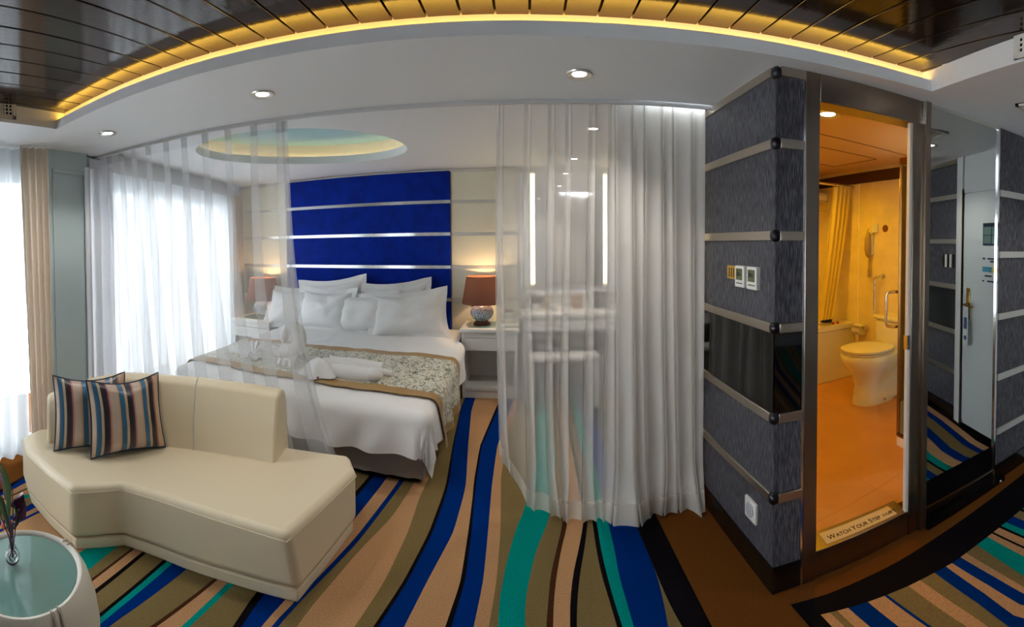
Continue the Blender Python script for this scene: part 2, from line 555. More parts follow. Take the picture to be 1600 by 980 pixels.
# ================================================================== FLOOR
# carpet: wavy stripes running towards the head wall; each stripe is given by its left edge, (y, x) knots
STR = [
    (C_BROWN, [(0, -4.0)]),
    (C_BLACK, [(0.5, -2.36), (0.80, -2.443), (1.04, -2.56), (1.6, -2.68)]),
    (C_BLUE, [(0.5, -2.33), (0.80, -2.410), (1.02, -2.53), (1.6, -2.64)]),
    (C_TAN, [(0.5, -2.31), (0.80, -2.385), (1.00, -2.47), (1.6, -2.58)]),
    (C_DBROWN, [(0.5, -2.29), (0.82, -2.360), (0.98, -2.408), (1.6, -2.50)]),
    (C_TAN, [(0.5, -2.278), (0.82, -2.348), (0.98, -2.396), (1.6, -2.488)]),
    (C_TEAL, [(0.5, -2.23), (0.81, -2.300), (0.957, -2.345), (1.6, -2.43)]),
    (C_OLIVE, [(0.5, -2.20), (0.81, -2.270), (0.957, -2.315), (1.6, -2.39)]),
    (C_BLUE, [(0.5, -2.09), (0.77, -2.180), (0.95, -2.256), (1.6, -2.32)]),
    (C_TAN, [(0.5, -2.07), (0.76, -2.146), (0.94, -2.204), (1.6, -2.26)]),
    (C_BLUE, [(0.5, -2.05), (0.83, -2.139), (0.935, -2.167), (1.6, -2.23)]),
    (C_TAN, [(0.5, -2.03), (0.83, -2.120), (0.935, -2.149), (1.6, -2.21)]),
    (C_TEAL, [(0.9, -1.76), (1.1, -1.79), (1.8, -1.9), (3, -1.86)]),
    (C_OLIVE, [(0.8, -1.61), (0.99, -1.664), (1.1, -1.695), (1.8, -1.80), (3, -1.76)]),
    (C_DBROWN, [(0.8, -1.57), (0.98, -1.613), (1.18, -1.651), (1.8, -1.74), (3, -1.70)]),
    (C_TAN, [(0.8, -1.558), (0.98, -1.600), (1.18, -1.638), (1.8, -1.72), (3, -1.68)]),
    (C_BLACK, [(0.7, -1.50), (0.96, -1.553), (1.22, -1.602), (1.8, -1.68), (3, -1.64)]),
    (C_OLIVE, [(0.7, -1.48), (0.96, -1.533), (1.22, -1.582), (1.8, -1.66), (3, -1.62)]),
    (C_BLACK, [(0.7, -1.40), (0.93, -1.445), (1.24, -1.493), (1.8, -1.56), (3, -1.5)]),
    (C_TEAL, [(0.7, -1.38), (0.92, -1.428), (1.25, -1.476), (1.8, -1.54), (3, -1.48)]),
    (C_BLUE, [(0.7, -1.36), (0.90, -1.402), (1.26, -1.448), (1.8, -1.51), (3, -1.45)]),
    (C_OLIVE, [(0.7, -1.34), (0.88, -1.366), (1.30, -1.380), (1.8, -1.42), (3, -1.38)]),
    (C_DBROWN, [(0.7, -1.28), (0.99, -1.268), (1.34, -1.252), (1.8, -1.27), (3, -1.22)]),
    (C_TAN, [(0.7, -1.265), (0.99, -1.252), (1.34, -1.236), (1.8, -1.25), (3, -1.20)]),
    (C_TEAL, [(0.8, -1.17), (1.08, -1.187), (1.37, -1.193), (1.8, -1.17), (3, -1.10)]),
    (C_OLIVE, [(0.8, -1.14), (1.10, -1.164), (1.37, -1.165), (1.8, -1.13), (3, -1.06)]),
    (C_BLACK, [(0.9, -1.0), (1.215, -1.040), (1.395, -1.067), (1.8, -1.03), (2.4, -0.97)]),
    (C_BLUE, [(0.9, -0.97), (1.236, -1.014), (1.41, -1.035), (1.8, -0.99), (2.4, -0.945)]),
    (C_TAN, [(0.9, -0.92), (1.28, -0.955), (1.435, -0.943), (1.8, -0.91), (2.4, -0.86)]),
    (C_BLUE, [(0.9, -0.90), (1.30, -0.924), (1.49, -0.899), (1.91, -0.829), (2.45, -0.775)]),
    (C_OLIVE, [(0.9, -0.87), (1.31, -0.903), (1.50, -0.879), (1.88, -0.807), (2.45, -0.745)]),
    (C_TAN, [(1.0, -0.85), (1.45, -0.835), (1.766, -0.79), (1.89, -0.765), (2.083, -0.715), (2.245, -0.696), (2.45, -0.68)]),
    (C_OLIVE, [(1.1, -0.70), (1.449, -0.642), (1.689, -0.606), (2.018, -0.595), (2.339, -0.612), (2.486, -0.605), (3.0, -0.64)]),
    (C_BLACK, [(1.0, -0.66), (1.475, -0.576), (1.712, -0.529), (2.043, -0.492), (2.365, -0.486), (2.493, -0.489), (2.964, -0.533), (3.649, -0.582), (3.986, -0.58)]),
    (C_BLUE, [(1.0, -0.64), (1.481, -0.558), (1.717, -0.512), (2.047, -0.474), (2.369, -0.468), (2.496, -0.474), (2.966, -0.523), (3.649, -0.576), (3.987, -0.575)]),
    (C_TAN, [(1.0, -0.54), (1.51, -0.464), (1.737, -0.431), (2.066, -0.372), (2.384, -0.366), (2.511, -0.37), (2.98, -0.422), (3.66, -0.485), (3.997, -0.481)]),
    (C_BLACK, [(1.0, -0.36), (1.545, -0.313), (1.764, -0.288), (2.077, -0.298), (2.391, -0.314), (2.516, -0.325), (2.988, -0.339), (3.622, -0.28), (4.2, -0.22)]),
    (C_BLUE, [(1.0, -0.33), (1.55, -0.29), (1.766, -0.269), (2.079, -0.281), (2.392, -0.303), (2.518, -0.31), (2.99, -0.327), (3.569, -0.265), (4.2, -0.20)]),
    (C_TAN, [(1.0, -0.24), (1.561, -0.206), (1.775, -0.192), (2.087, -0.199), (2.4, -0.21), (2.526, -0.213), (2.998, -0.215), (3.6, -0.15), (4.2, -0.1)]),
    (C_OLIVE, [(1.0, -0.18), (1.567, -0.149), (1.779, -0.135), (2.091, -0.137), (2.403, -0.153), (2.583, -0.164), (3.2, -0.15), (4.2, -0.05)]),
    (C_TEAL, [(1.2, -0.13), (1.569, -0.113), (1.675, -0.118), (1.816, -0.106), (1.983, -0.084), (2.154, -0.053), (2.243, -0.025), (2.8, 0.06), (4.2, 0.1)]),
    (C_OLIVE, [(1.2, -0.02), (1.572, -0.011), (1.677, -0.014), (1.818, 0.008), (1.983, 0.042), (2.151, 0.098), (2.208, 0.115), (2.8, 0.19), (4.2, 0.21)]),
    (C_DBROWN, [(1.2, 0.04), (1.569, 0.067), (1.675, 0.08), (1.814, 0.097), (1.978, 0.137), (2.145, 0.179), (2.311, 0.197), (2.8, 0.23), (4.2, 0.26)]),
    (C_TAN, [(1.2, 0.06), (1.568, 0.094), (1.673, 0.102), (1.813, 0.124), (1.976, 0.159), (2.142, 0.204), (2.309, 0.217), (2.8, 0.25), (4.2, 0.28)]),
    (C_BLACK, [(1.2, 0.13), (1.562, 0.157), (1.667, 0.168), (1.806, 0.194), (1.967, 0.241), (2.132, 0.285), (2.205, 0.295), (2.8, 0.31), (4.2, 0.33)]),
    (C_OLIVE, [(1.2, 0.15), (1.559, 0.182), (1.664, 0.196), (1.802, 0.224), (1.963, 0.268), (2.129, 0.306), (2.202, 0.317), (2.8, 0.33), (4.2, 0.35)]),
    (C_BLACK, [(1.2, 0.35), (1.534, 0.332), (1.643, 0.328), (1.787, 0.319), (1.955, 0.322), (2.125, 0.333), (2.183, 0.337), (2.8, 0.36), (4.2, 0.39)]),
    (C_TEAL, [(1.2, 0.37), (1.529, 0.353), (1.639, 0.346), (1.783, 0.342), (1.951, 0.344), (2.121, 0.355), (2.18, 0.357), (2.8, 0.38), (4.2, 0.41)]),
    (C_BLUE, [(1.2, 0.40), (1.519, 0.394), (1.628, 0.394), (1.772, 0.393), (1.939, 0.407), (2.111, 0.413), (2.169, 0.418), (2.8, 0.44), (4.2, 0.46)]),
    (C_OLIVE, [(1.2, 0.46), (1.481, 0.518), (1.587, 0.536), (1.729, 0.554), (1.904, 0.552), (2.079, 0.550), (4.2, 0.55)]),
    (C_BLACK, [(1.2, 0.62), (1.464, 0.567), (1.58, 0.556), (1.729, 0.5541), (1.904, 0.5521), (2.079, 0.5501), (4.2, 0.5501)]),
    (C_BROWN, [(0, 0.672), (2.2, 0.672)]),
]
cm = [C_BROWN, C_BLACK, C_BLUE, C_TAN, C_DBROWN, C_TEAL, C_OLIVE]
ys = [-2.7 + 0.35 * k for k in range(9)] + [0.45 + 0.06 * k for k in range(40)] + [2.85, 3.0, 3.2, 3.4, 3.6, 3.8, 4.0, 4.2, 4.45]


def smooth_interp(kn, y):
    return (interp(kn, y - 0.05) + 2 * interp(kn, y) + interp(kn, y + 0.05)) / 4


edges = [[smooth_interp(kn, y) for y in ys] for c, kn in STR] + [[3.2] * len(ys)]
for j in range(len(ys)):                     # keep the edges in order
    for i in range(1, len(edges)):
        edges[i][j] = max(edges[i][j], edges[i - 1][j])
mb = MB()
vid = [[mb.vert((edges[i][j], ys[j], 0)) for j in range(len(ys))] for i in range(len(edges))]
for i, (c, kn) in enumerate(STR):
    for j in range(len(ys) - 1):
        if edges[i + 1][j] - edges[i][j] < 1e-5 and edges[i + 1][j + 1] - edges[i][j + 1] < 1e-5:
            continue
        mb.face((vid[i][j], vid[i + 1][j], vid[i + 1][j + 1], vid[i][j + 1]), cm.index(c))
# corridor field beside the bathroom: black border, striped inside
outer = [(0.985, 1.352), (1.127, 1.302), (1.469, 1.212), (1.892, 1.130), (2.488, 1.018), (2.75, 0.97)]
inner = [(1.050, 1.242), (1.232, 1.157), (1.408, 1.084), (1.630, 1.004), (2.161, 0.880), (2.75, 0.76)]
Z1, Z2 = 0.0012, 0.0024
xs_ = [0.985 + (2.70 - 0.985) * k / 24 for k in range(25)]
for a, b in zip(xs_, xs_[1:]):
    mb.poly([(a, -2.7, Z1), (b, -2.7, Z1), (b, interp(outer, b), Z1), (a, interp(outer, a), Z1)], 1)
FB = [(C_TAN, 1.050, 1.050), (C_OLIVE, 1.085, 1.085), (C_TAN, 1.11, 1.12), (C_BLUE, 1.150, 1.166), (C_TAN, 1.229, 1.225), (C_BLUE, 1.299, 1.287), (C_OLIVE, 1.311, 1.299),
      (C_TAN, 1.408, 1.359), (C_OLIVE, 1.466, 1.408), (C_BLUE, 1.541, 1.456), (C_TAN, 1.601, 1.509), (C_BLUE, 1.630, 1.566),
      (C_TAN, 1.682, 1.620), (C_OLIVE, 1.72, 1.65), (C_TEAL, 1.797, 1.696), (C_TAN, 1.869, 1.800), (C_BLACK, 1.899, 1.849),
      (C_TAN, 1.912, 1.862), (C_BLACK, 1.954, 1.913), (C_TEAL, 1.972, 1.927), (C_BLUE, 2.008, 1.973), (C_OLIVE, 2.07, 2.03),
      (C_BLACK, 2.13, 2.09), (C_TEAL, 2.15, 2.11), (C_TAN, 2.21, 2.17), (C_BLUE, 2.30, 2.26), (C_OLIVE, 2.38, 2.34), (C_BLUE, 2.47, 2.44), (C_TAN, 2.52, 2.5), (None, 2.58, 2.56)]
yb = [-2.7, -1.6, -0.8, -0.2, 0.2, 0.5, 0.65, 0.8, 0.95]
for (c, a0, a1), (_, b0, b1) in zip(FB, FB[1:]):
    ea = lambda t, p, q: lerp(q, p, (t - 0.65) / 0.35) if t > 0.65 else q + 0.05 * sin((0.65 - t) * 2.2)
    for y0, y1 in zip(yb, yb[1:]):
        xa0, xa1, xb0, xb1 = ea(y0, a0, a1), ea(y1, a0, a1), ea(y0, b0, b1), ea(y1, b0, b1)
        ta0, tb0 = interp(inner, xa0), interp(inner, xb0)
        if y1 == yb[-1]:
            ya, yb_ = interp(inner, xa1), interp(inner, xb1)
        else:
            ya, yb_ = min(y1, interp(inner, xa1)), min(y1, interp(inner, xb1))
        mb.poly([(xa0, min(y0, ta0), Z2), (xb0, min(y0, tb0), Z2), (xb1, yb_, Z2), (xa1, ya, Z2)], cm.index(c))
fl = mb.build('floor', cm)
tag(fl, 'carpet of wavy blue teal tan and olive stripes with brown and black borders', None, None, 'structure')

# ================================================================== CEILING
CV = [(-2.24, 1.135), (-1.85, 1.165), (-1.60, 1.195), (-1.25, 1.262), (-0.97, 1.330), (-0.72, 1.385), (-0.49, 1.428), (-0.26, 1.458), (-0.04, 1.475), (0.18, 1.477),
      (0.40, 1.458), (0.63, 1.422), (0.87, 1.370), (1.135, 1.303), (1.434, 1.218), (1.62, 1.155)]
TRK = [(-3.2, 1.69), (-2.84, 1.729), (-2.41, 1.790), (-1.85, 1.872), (-1.515, 1.940), (-1.275, 1.988), (-0.92, 2.055), (-0.585, 2.103), (-0.147, 2.134), (0.252, 2.112), (0.866, 2.031), (1.05, 2.0)]


def sm(kn, x, w=0.12):
    return (interp(kn, x - w) + 2 * interp(kn, x) + interp(kn, x + w)) / 4


def trk(x):
    return sm(TRK, x)


def cove(x):
    return sm(CV, x, 0.10) if -2.1 < x < 1.5 else interp(CV, x)


def bath_y(x):
    return (1.606 - 0.2046 * x) / 0.979


TL = [(-2.24, 1.135), (-2.208, 0.775), (-2.19, -2.3)]
TRs = [(1.62, 1.155), (1.513, 0.649), (1.41, 0.1), (1.40, -2.3)]
ceil = struct('ceiling', 'grey white dropped ceiling with a curved tray of glossy dark planks')
mb = MB()
xs = [-2.24 + (1.62 + 2.24) * k / 60 for k in range(61)]
for a, b in zip(xs, xs[1:]):
    ta = trk(a) if a < 1.0 else bath_y(a) + 0.10
    tb = trk(b) if b < 1.0 else bath_y(b) + 0.10
    mb.poly([(a, cove(a), H), (b, cove(b), H), (b, tb, H), (a, ta, H)])
    # lip of the cove and its light trough
    mb.poly([(a, cove(a), H), (b, cove(b), H), (b, cove(b), H + 0.05), (a, cove(a), H + 0.05)])
    mb.poly([(a, cove(a), H + 0.05), (b, cove(b), H + 0.05), (b, cove(b) + 0.02, H + 0.05), (a, cove(a) + 0.02, H + 0.05)])
    mb.poly([(a, cove(a) + 0.02, H + 0.05), (b, cove(b) + 0.02, H + 0.05), (b, cove(b) + 0.02, H + 0.02), (a, cove(a) + 0.02, H + 0.02)])
    mb.poly([(a, cove(a) + 0.02, H + 0.02), (b, cove(b) + 0.02, H + 0.02), (b, cove(b) + 0.055, H + 0.02), (a, cove(a) + 0.055, H + 0.02)])
    mb.poly([(a, cove(a) + 0.055, H + 0.02), (b, cove(b) + 0.055, H + 0.02), (b, cove(b) + 0.055, H + 0.15), (a, cove(a) + 0.055, H + 0.15)])
    if b < 1.0:      # back of the soffit above the curtain track
        mb.poly([(a, ta, H), (b, tb, H), (b, tb, HB + 0.03), (a, ta, HB + 0.03)])
for xe in (-2.24, 1.62):                     # closed ends of the light trough
    mb.poly([(xe, cove(xe), H), (xe, cove(xe) + 0.055, H), (xe, cove(xe) + 0.055, H + 0.15), (xe, cove(xe), H + 0.15)])
# strips left and right of the tray
for (x0, y0), (x1, y1) in zip(TL, TL[1:]):
    mb.poly([(-3.8, y0, H), (x0, y0, H), (x1, y1, H), (-3.8, y1, H)])
    mb.poly([(x0, y0, H), (x1, y1, H), (x1, y1, H + 0.15), (x0, y0, H + 0.15)])
xl = [-3.8, -3.3, -2.84, -2.6, -2.24]
for a, b in zip(xl, xl[1:]):
    mb.poly([(a, 1.135, H), (b, 1.135, H), (b, trk(b), H), (a, trk(a), H)])
    mb.poly([(a, trk(a), H), (b, trk(b), H), (b, trk(b), HB + 0.03), (a, trk(a), HB + 0.03)])
for (x0, y0), (x1, y1) in zip(TRs, TRs[1:]):
    mb.poly([(x0, y0, H), (2.8, y0, H), (2.8, y1, H), (x1, y1, H)])
    mb.poly([(x0, y0, H), (x1, y1, H), (x1, y1, H + 0.15), (x0, y0, H + 0.15)])
mb.poly([(1.62, 1.155, H), (2.8, 1.155, H), (2.8, 1.3, H), (1.62, 1.42, H)])
mb.poly([(-3.8, -2.3, H), (2.8, -2.3, H), (2.8, -2.8, H), (-3.8, -2.8, H)])
mb.poly([(-2.19, -2.3, H), (1.40, -2.3, H), (1.40, -2.3, H + 0.15), (-2.19, -2.3, H + 0.15)])
mb.build('soffit', ceil_paint, ceil)
box('plank_backing', (-2.5, -2.4, H + 0.117), (1.9, 1.75, H + 0.13), groove, ceil)
pw = 0.122
nplk = 34
pm = MB().box((0, 0, 0), (pw - 0.006, 3.98, 0.015)).build('plank', plank_mat, ceil, bevel=0.002, segs=1)
pm.location = (-2.42, -2.33, H + 0.10)
for k in range(1, nplk):
    c = pm.copy()
    col.objects.link(c)
    c.location = (-2.42 + pw * k, -2.33, H + 0.10 + random.uniform(-0.0006, 0.0006))
# amber light strip lying in the trough
mb = MB()
for a, b in zip(xs, xs[1:]):
    mb.box((0, 0, 0), (1, 1, 1), T=lambda u, v, w: (lerp(a, b, u), cove(lerp(a, b, u)) + 0.024 + 0.016 * v, H + 0.021 + 0.012 * w))
mb.build('led_strip', led_amber, ceil)

# bedroom ceiling with the oval recess
RC, RA, RB_, RR = (-1.72, 2.98), 0.86, 0.62, radians(35)


def ell(a, k=1.0, add=0.0):
    x, y = (RA * k + add) * cos(a), (RB_ * k + add) * sin(a)
    return (RC[0] + x * cos(RR) - y * sin(RR), RC[1] + x * sin(RR) + y * cos(RR))


mb = MB()
NE = 72


def rect_hit(a):
    """point where a ray from the recess centre leaves the bedroom outline"""
    p = ell(a)
    d = Vector((p[0] - RC[0], p[1] - RC[1])).normalized()
    t = 1e9
    if d.x > 0:
        t = min(t, (1.06 - RC[0]) / d.x)
    else:
        t = min(t, (-3.8 - RC[0]) / d.x) if d.x < 0 else t
    if d.y > 0:
        t = min(t, (4.40 - RC[1]) / d.y)
    else:
        lo, hi = 0.0, t
        for _ in range(30):
            md = (lo + hi) / 2
            if RC[1] + d.y * md > trk(RC[0] + d.x * md):
                lo = md
            else:
                hi = md
        t = lo
    return (RC[0] + d.x * t, RC[1] + d.y * t)


angs = [2 * pi * k / NE for k in range(NE)]
for k in range(NE):
    a, b = angs[k], angs[(k + 1) % NE]
    p, q, r_, s_ = ell(a), ell(b), rect_hit(b), rect_hit(a)
    mb.poly([(*p, HB), (*q, HB), (*r_, HB), (*s_, HB)])
    mb.poly([(*p, HB), (*q, HB), (*q, HB + 0.07), (*p, HB + 0.07)])
    p2, q2 = ell(a, 1, 0.015), ell(b, 1, 0.015)
    mb.poly([(*p, HB + 0.07), (*q, HB + 0.07), (*q2, HB + 0.07), (*p2, HB + 0.07)])
    mb.poly([(*p2, HB + 0.07), (*q2, HB + 0.07), (*q2, HB + 0.03), (*p2, HB + 0.03)])
    p3, q3 = ell(a, 1, 0.11), ell(b, 1, 0.11)
    mb.poly([(*p2, HB + 0.03), (*q2, HB + 0.03), (*q3, HB + 0.03), (*p3, HB + 0.03)])
    mb.poly([(*p3, HB + 0.03), (*q3, HB + 0.03), (*q3, HB + 0.2), (*p3, HB + 0.2)], 1)
for cx_, cy_ in ((1.06, 4.40), (-3.8, 4.40)):
    pass
mb.poly([(0.5, 4.40, HB + 0.002), (1.06, 4.40, HB + 0.002), (1.06, 2.0, HB + 0.002), (0.98, 2.0, HB + 0.002)])
mb.poly([(-3.8, 4.40, HB + 0.002), (-3.0, 4.40, HB + 0.002), (-3.8, 2.6, HB + 0.002)])
mb.poly([(-3.8, 1.6, HB + 0.002), (-3.8, 3.0, HB + 0.002), (-3.0, 1.72, HB + 0.002)])
mb.poly([(0.2, 4.40, HB + 0.002), (1.06, 4.40, HB + 0.002), (1.06, 3.4, HB + 0.002)])
recess_wall = M('recess_wall_paint', srgb(232, 226, 214), 0.6)
mb.build('bedroom_ceiling', [ceil_paint, recess_wall], ceil)
teal_paint = M('teal_recess_paint', srgb(160, 200, 214), 0.6)
mb = MB()
mb.poly([(*ell(a, 1, 0.12), HB + 0.20) for a in angs])
tag(mb.build('oval_recess', teal_paint, ceil), 'teal painted top of the oval recess')
mb = MB()
mb.tube([(*ell(a, 1, 0.055), HB + 0.038) for a in angs], 0.008, n=6, closed=True)
mb.build('led_ring', led_ring, ceil)
# shadow-gap rail the sheers run in
mb = MB()
rx = [-2.84 + (0.957 + 2.84) * k / 50 for k in range(51)]
for a, b in zip(rx, rx[1:]):
    mb.box((0, 0, 0), (1, 1, 1), T=lambda u, v, w: (lerp(a, b, u), trk(lerp(a, b, u)) + 0.004 + 0.02 * v, H - 0.018 + 0.022 * w))
rail = mb.build('curtain_rail', M('rail_grey', srgb(206, 207, 208), 0.5))
tag(rail, 'long grey curved curtain rail on the ceiling edge before the bed', 'curtain rail')

# ================================================================== WALLS
wb = struct('wall_back', 'cream head wall divided by silver strips')
box('backing', (-3.7, YH, 0), (1.06, YH + 0.1, HB + 0.05), white_paint, wb)
ZS = [1.882, 1.549, 1.207, 0.868]           # strip heights on the head wall
rows = [(2.185, ZS[0] + 0.017), (ZS[0] - 0.017, ZS[1] + 0.017), (ZS[1] - 0.017, ZS[2] + 0.017), (ZS[2] - 0.017, ZS[3] + 0.017), (ZS[3] - 0.017, 0.12)]
for zt, zb in rows:
    box('wall_panel', (-0.772, YH - 0.02, zb), (-0.085, YH, zt), cream, wb, bevel=0.004)
    box('wall_panel', (-3.46, YH - 0.02, zb), (-2.735, YH, zt), cream, wb, bevel=0.004)
for z in ZS:
    box('metal_strip', (-0.772, YH - 0.016, z - 0.0165), (-0.085, YH, z + 0.0165), satin_strip, wb)
    box('metal_strip', (-3.46, YH - 0.016, z - 0.0165), (-2.735, YH, z + 0.0165), satin_strip, wb)
box('metal_strip', (-3.46, YH - 0.016, 2.185), (0.957, YH, 2.222), satin_strip, wb)
box('wall_panel', (-0.08, YH - 0.015, 0.9), (0.955, YH, 2.18), white_paint, wb)

hb = thing('headboard', 'tall royal blue velvet headboard of stacked panels behind the bed', 'headboard', (-1.75, YH, 0.3))
for zt, zb in [(2.200, ZS[0] + 0.017), (ZS[0] - 0.017, ZS[1] + 0.017), (ZS[1] - 0.017, ZS[2] + 0.017), (ZS[2] - 0.017, ZS[3] + 0.017), (ZS[3] - 0.017, 0.32)]:
    box('velvet_panel', (-2.727, YH - 0.05, zb), (-0.776, YH - 0.001, zt), velvet, hb, bevel=0.012, segs=3)
for z in ZS:
    box('metal_strip', (-2.727, YH - 0.046, z - 0.0165), (-0.776, YH - 0.001, z + 0.0165), chrome, hb)

# striped slate wall beside the bathroom (two faces with a corner)
SZ = [1.856, 1.480, 1.100, 0.727, 0.393]
SH = 0.0195
prow = [(2.128, SZ[0] + SH), (SZ[0] - SH, SZ[1] + SH), (SZ[1] - SH, SZ[2] + SH), (SZ[2] - SH, SZ[3] + SH), (SZ[3] - SH, SZ[4] + SH), (SZ[4] - SH, 0.105)]
wr = struct('wall_right', 'slate wallpaper wall with steel strips and a black glass band')
box('backing', (XS + 0.012, 1.46, 0), (XS + 0.07, YH, H), black_board, wr)
box('backing', (XS + 0.012, 2.12, H), (XS + 0.07, YH, HB), black_board, wr)
for k, (zt, zb) in enumerate(prow):
    if k == 3:
        box('black_glass_panel', (XS - 0.002, 1.445, zb), (XS + 0.012, 2.60, zt), black_glass, wr)
        box('wallpaper_panel', (XS, 2.60, zb), (XS + 0.012, YH, zt), slate_paper, wr)
    else:
        box('wallpaper_panel', (XS, 1.443, zb), (XS + 0.012, YH, zt), slate_paper, wr)
for z in SZ:
    box('metal_strip', (XS - 0.010, 1.462, z - SH), (XS + 0.01, YH, z + SH), steel, wr, bevel=0.002)
box('metal_strip', (XS - 0.010, 1.462, 2.128), (XS + 0.01, 2.02, H), steel, wr)
box('metal_strip', (XS - 0.010, 2.02, 2.128), (XS + 0.01, YH, 2.16), steel, wr)
box('baseboard', (XS - 0.008, 1.43, 0), (XS + 0.012, YH, 0.105), black_board, wr)
capm = MB().lathe((0, 0, 0), [(0, -0.026), (0.012, -0.024), (0.0215, -0.014), (0.0235, 0), (0.0215, 0.014), (0.012, 0.024), (0, 0.026)], n=20)
cap0 = capm.build('corner_cap', black_cap, wr, smooth=True, angle=80)
cap0.location = (XS + 0.006, 1.447, SZ[0])
for z in SZ[1:] + [2.140]:
    c = cap0.copy()
    col.objects.link(c)
    c.location = (XS + 0.006, 1.447, z)

# bathroom front wall
wf = struct('wall_front', 'bathroom front wall of slate panels beside the steel door frame')


def bbox(name, s0, s1, d0, d1, z0, z1, mat, parent=None, bevel=0.0):
    return MB().box((s0, d0, z0), (s1, d1, z1), T=B).build(name, mat, parent, bevel=bevel)


bbox('backing', 0.012, 0.130, 0.012, 0.08, 0, H, black_board, wf)
for k, (zt, zb) in enumerate(prow):
    bbox('black_glass_panel' if k == 3 else 'wallpaper_panel', 0.001, 0.122, 0.0 if k != 3 else -0.002, 0.012, zb, zt, black_glass if k == 3 else slate_paper, wf)
for z in SZ:
    bbox('metal_strip', 0.02, 0.128, -0.010, 0.01, z - SH, z + SH, steel, wf, 0.002)
bbox('metal_strip', 0.02, 0.195, -0.010, 0.01, 2.128, H, steel, wf)
bbox('baseboard', 0.0, 0.125, -0.008, 0.012, 0, 0.105, black_board, wf)
bbox('metal_edge', 0.122, 0.131, -0.008, 0.012, 0.0, 2.128, chrome, wf)
for sx_, sz_ in ((0.045, 1.02), (0.085, 0.985)):
    mb = MB()
    mb.tube([B(sx_, -0.004, sz_), B(sx_, -0.001, sz_)], 0.007, n=10)
    mb.build('socket_hole', black_board, wf)
# part of the wall right of the mirror door
for k, (zt, zb) in enumerate(prow):
    dz = -0.085 if k < 5 else -0.05
    bbox('wallpaper_panel', 1.400, 1.80, -0.012, 0.06, (zb + dz) if k < 5 else 0.1, zt + dz if k else H, slate_paper, wf)
for z in SZ:
    bbox('metal_strip', 1.400, 1.80, -0.022, 0.0, z - SH - 0.085, z + SH - 0.085, satin_strip, wf)
bbox('metal_edge', 1.376, 1.392, -0.016, 0.06, 0.0, H, chrome, wf)
bbox('baseboard', 1.400, 1.80, -0.02, 0.0, 0, 0.10, black_board, wf)
bbox('header', 0.13, 1.80, 0.03, 0.09, 2.05, H, black_board, wf)
bbox('wall_core', 0.80, 1.80, 0.02, 0.09, 0.0, H, tile_cream, wf)

# steel door frame of the bathroom
df = struct('door_1', 'brushed steel bathroom door frame with raised threshold')
bbox('jamb', 0.131, 0.196, -0.012, 0.09, 0.0, H, frame_steel, df, 0.003)
bbox('jamb', 0.711, 0.778, -0.012, 0.02, 0.0, 2.055, frame_steel, df, 0.003)
bbox('jamb_trim', 0.695, 0.711, -0.004, 0.018, 0.115, 2.045, white_gloss, df)
bbox('lintel', 0.196, 0.765, -0.012, 0.09, 2.047, H, frame_steel, df, 0.003)
bbox('post', 0.778, 0.812, -0.03, 0.02, 0.0, H, frame_steel, df, 0.002)
bbox('post_edge', 0.766, 0.779, -0.022, -0.002, 2.05, H, chrome, df)
bbox('threshold', 0.196, 0.711, -0.006, 0.11, 0.0, 0.118, frame_steel, df, 0.003)
bbox('strike_plate', 0.690, 0.706, -0.008, 0.02, 0.93, 1.00, chrome, df)

# mirrored sliding door
md = thing('sliding_mirror_door', 'full height mirrored sliding door between bathroom doorway and slate panel', 'mirror door', B(1.09, 0, 0))
bbox('mirror', 0.812, 1.376, -0.006, 0.012, 0.075, 2.150, mirror_m, md)
bbox('top_rail', 0.812, 1.376, -0.012, 0.014, 2.150, H, satin_strip, md)
bbox('bottom_rail', 0.812, 1.376, -0.012, 0.014, 0.022, 0.075, black_board, md)
bbox('floor_track', 0.812, 1.45, -0.05, 0.014, 0.0, 0.022, black_board, md)
mb = MB()
mb.lathe(B(1.405, -0.045, 0.0), [(0.0, 0.0), (0.012, 0.0), (0.012, 0.014), (0.006, 0.018), (0, 0.019)], n=14)
tag(mb.build('door_stop', chrome, None, smooth=True), 'tiny chrome door stop on the carpet below the mirror edge', 'door stop')

# end wall with the cabin door (seen in the mirror door)
we = struct('wall_end', 'end wall of the corridor with slate panels and the white cabin door')
XE = 2.665
box('backing', (XE, -2.7, 0), (XE + 0.08, 1.12, H), white_paint, we)
for k, (zt, zb) in enumerate(prow):
    box('black_glass_panel' if k == 3 else 'wallpaper_panel', (XE - 0.012, -0.9, zb), (XE, 0.235, zt), black_glass if k == 3 else slate_paper, we)
for z in SZ:
    box('metal_strip', (XE - 0.02, -0.9, z - SH), (XE, 0.235, z + SH), steel, we)
box('metal_strip', (XE - 0.02, -0.9, 2.128), (XE, 0.235, H), steel, we)
box('baseboard', (XE - 0.02, -0.9, 0), (XE, 0.235, 0.105), black_board, we)
for k in range(5):
    y = 0.03 + 0.036 * k
    box('switch_plate', (XE - 0.024, y, 1.26), (XE - 0.011, y + 0.022, 1.37), white_gloss if k % 2 else black_cap, we)

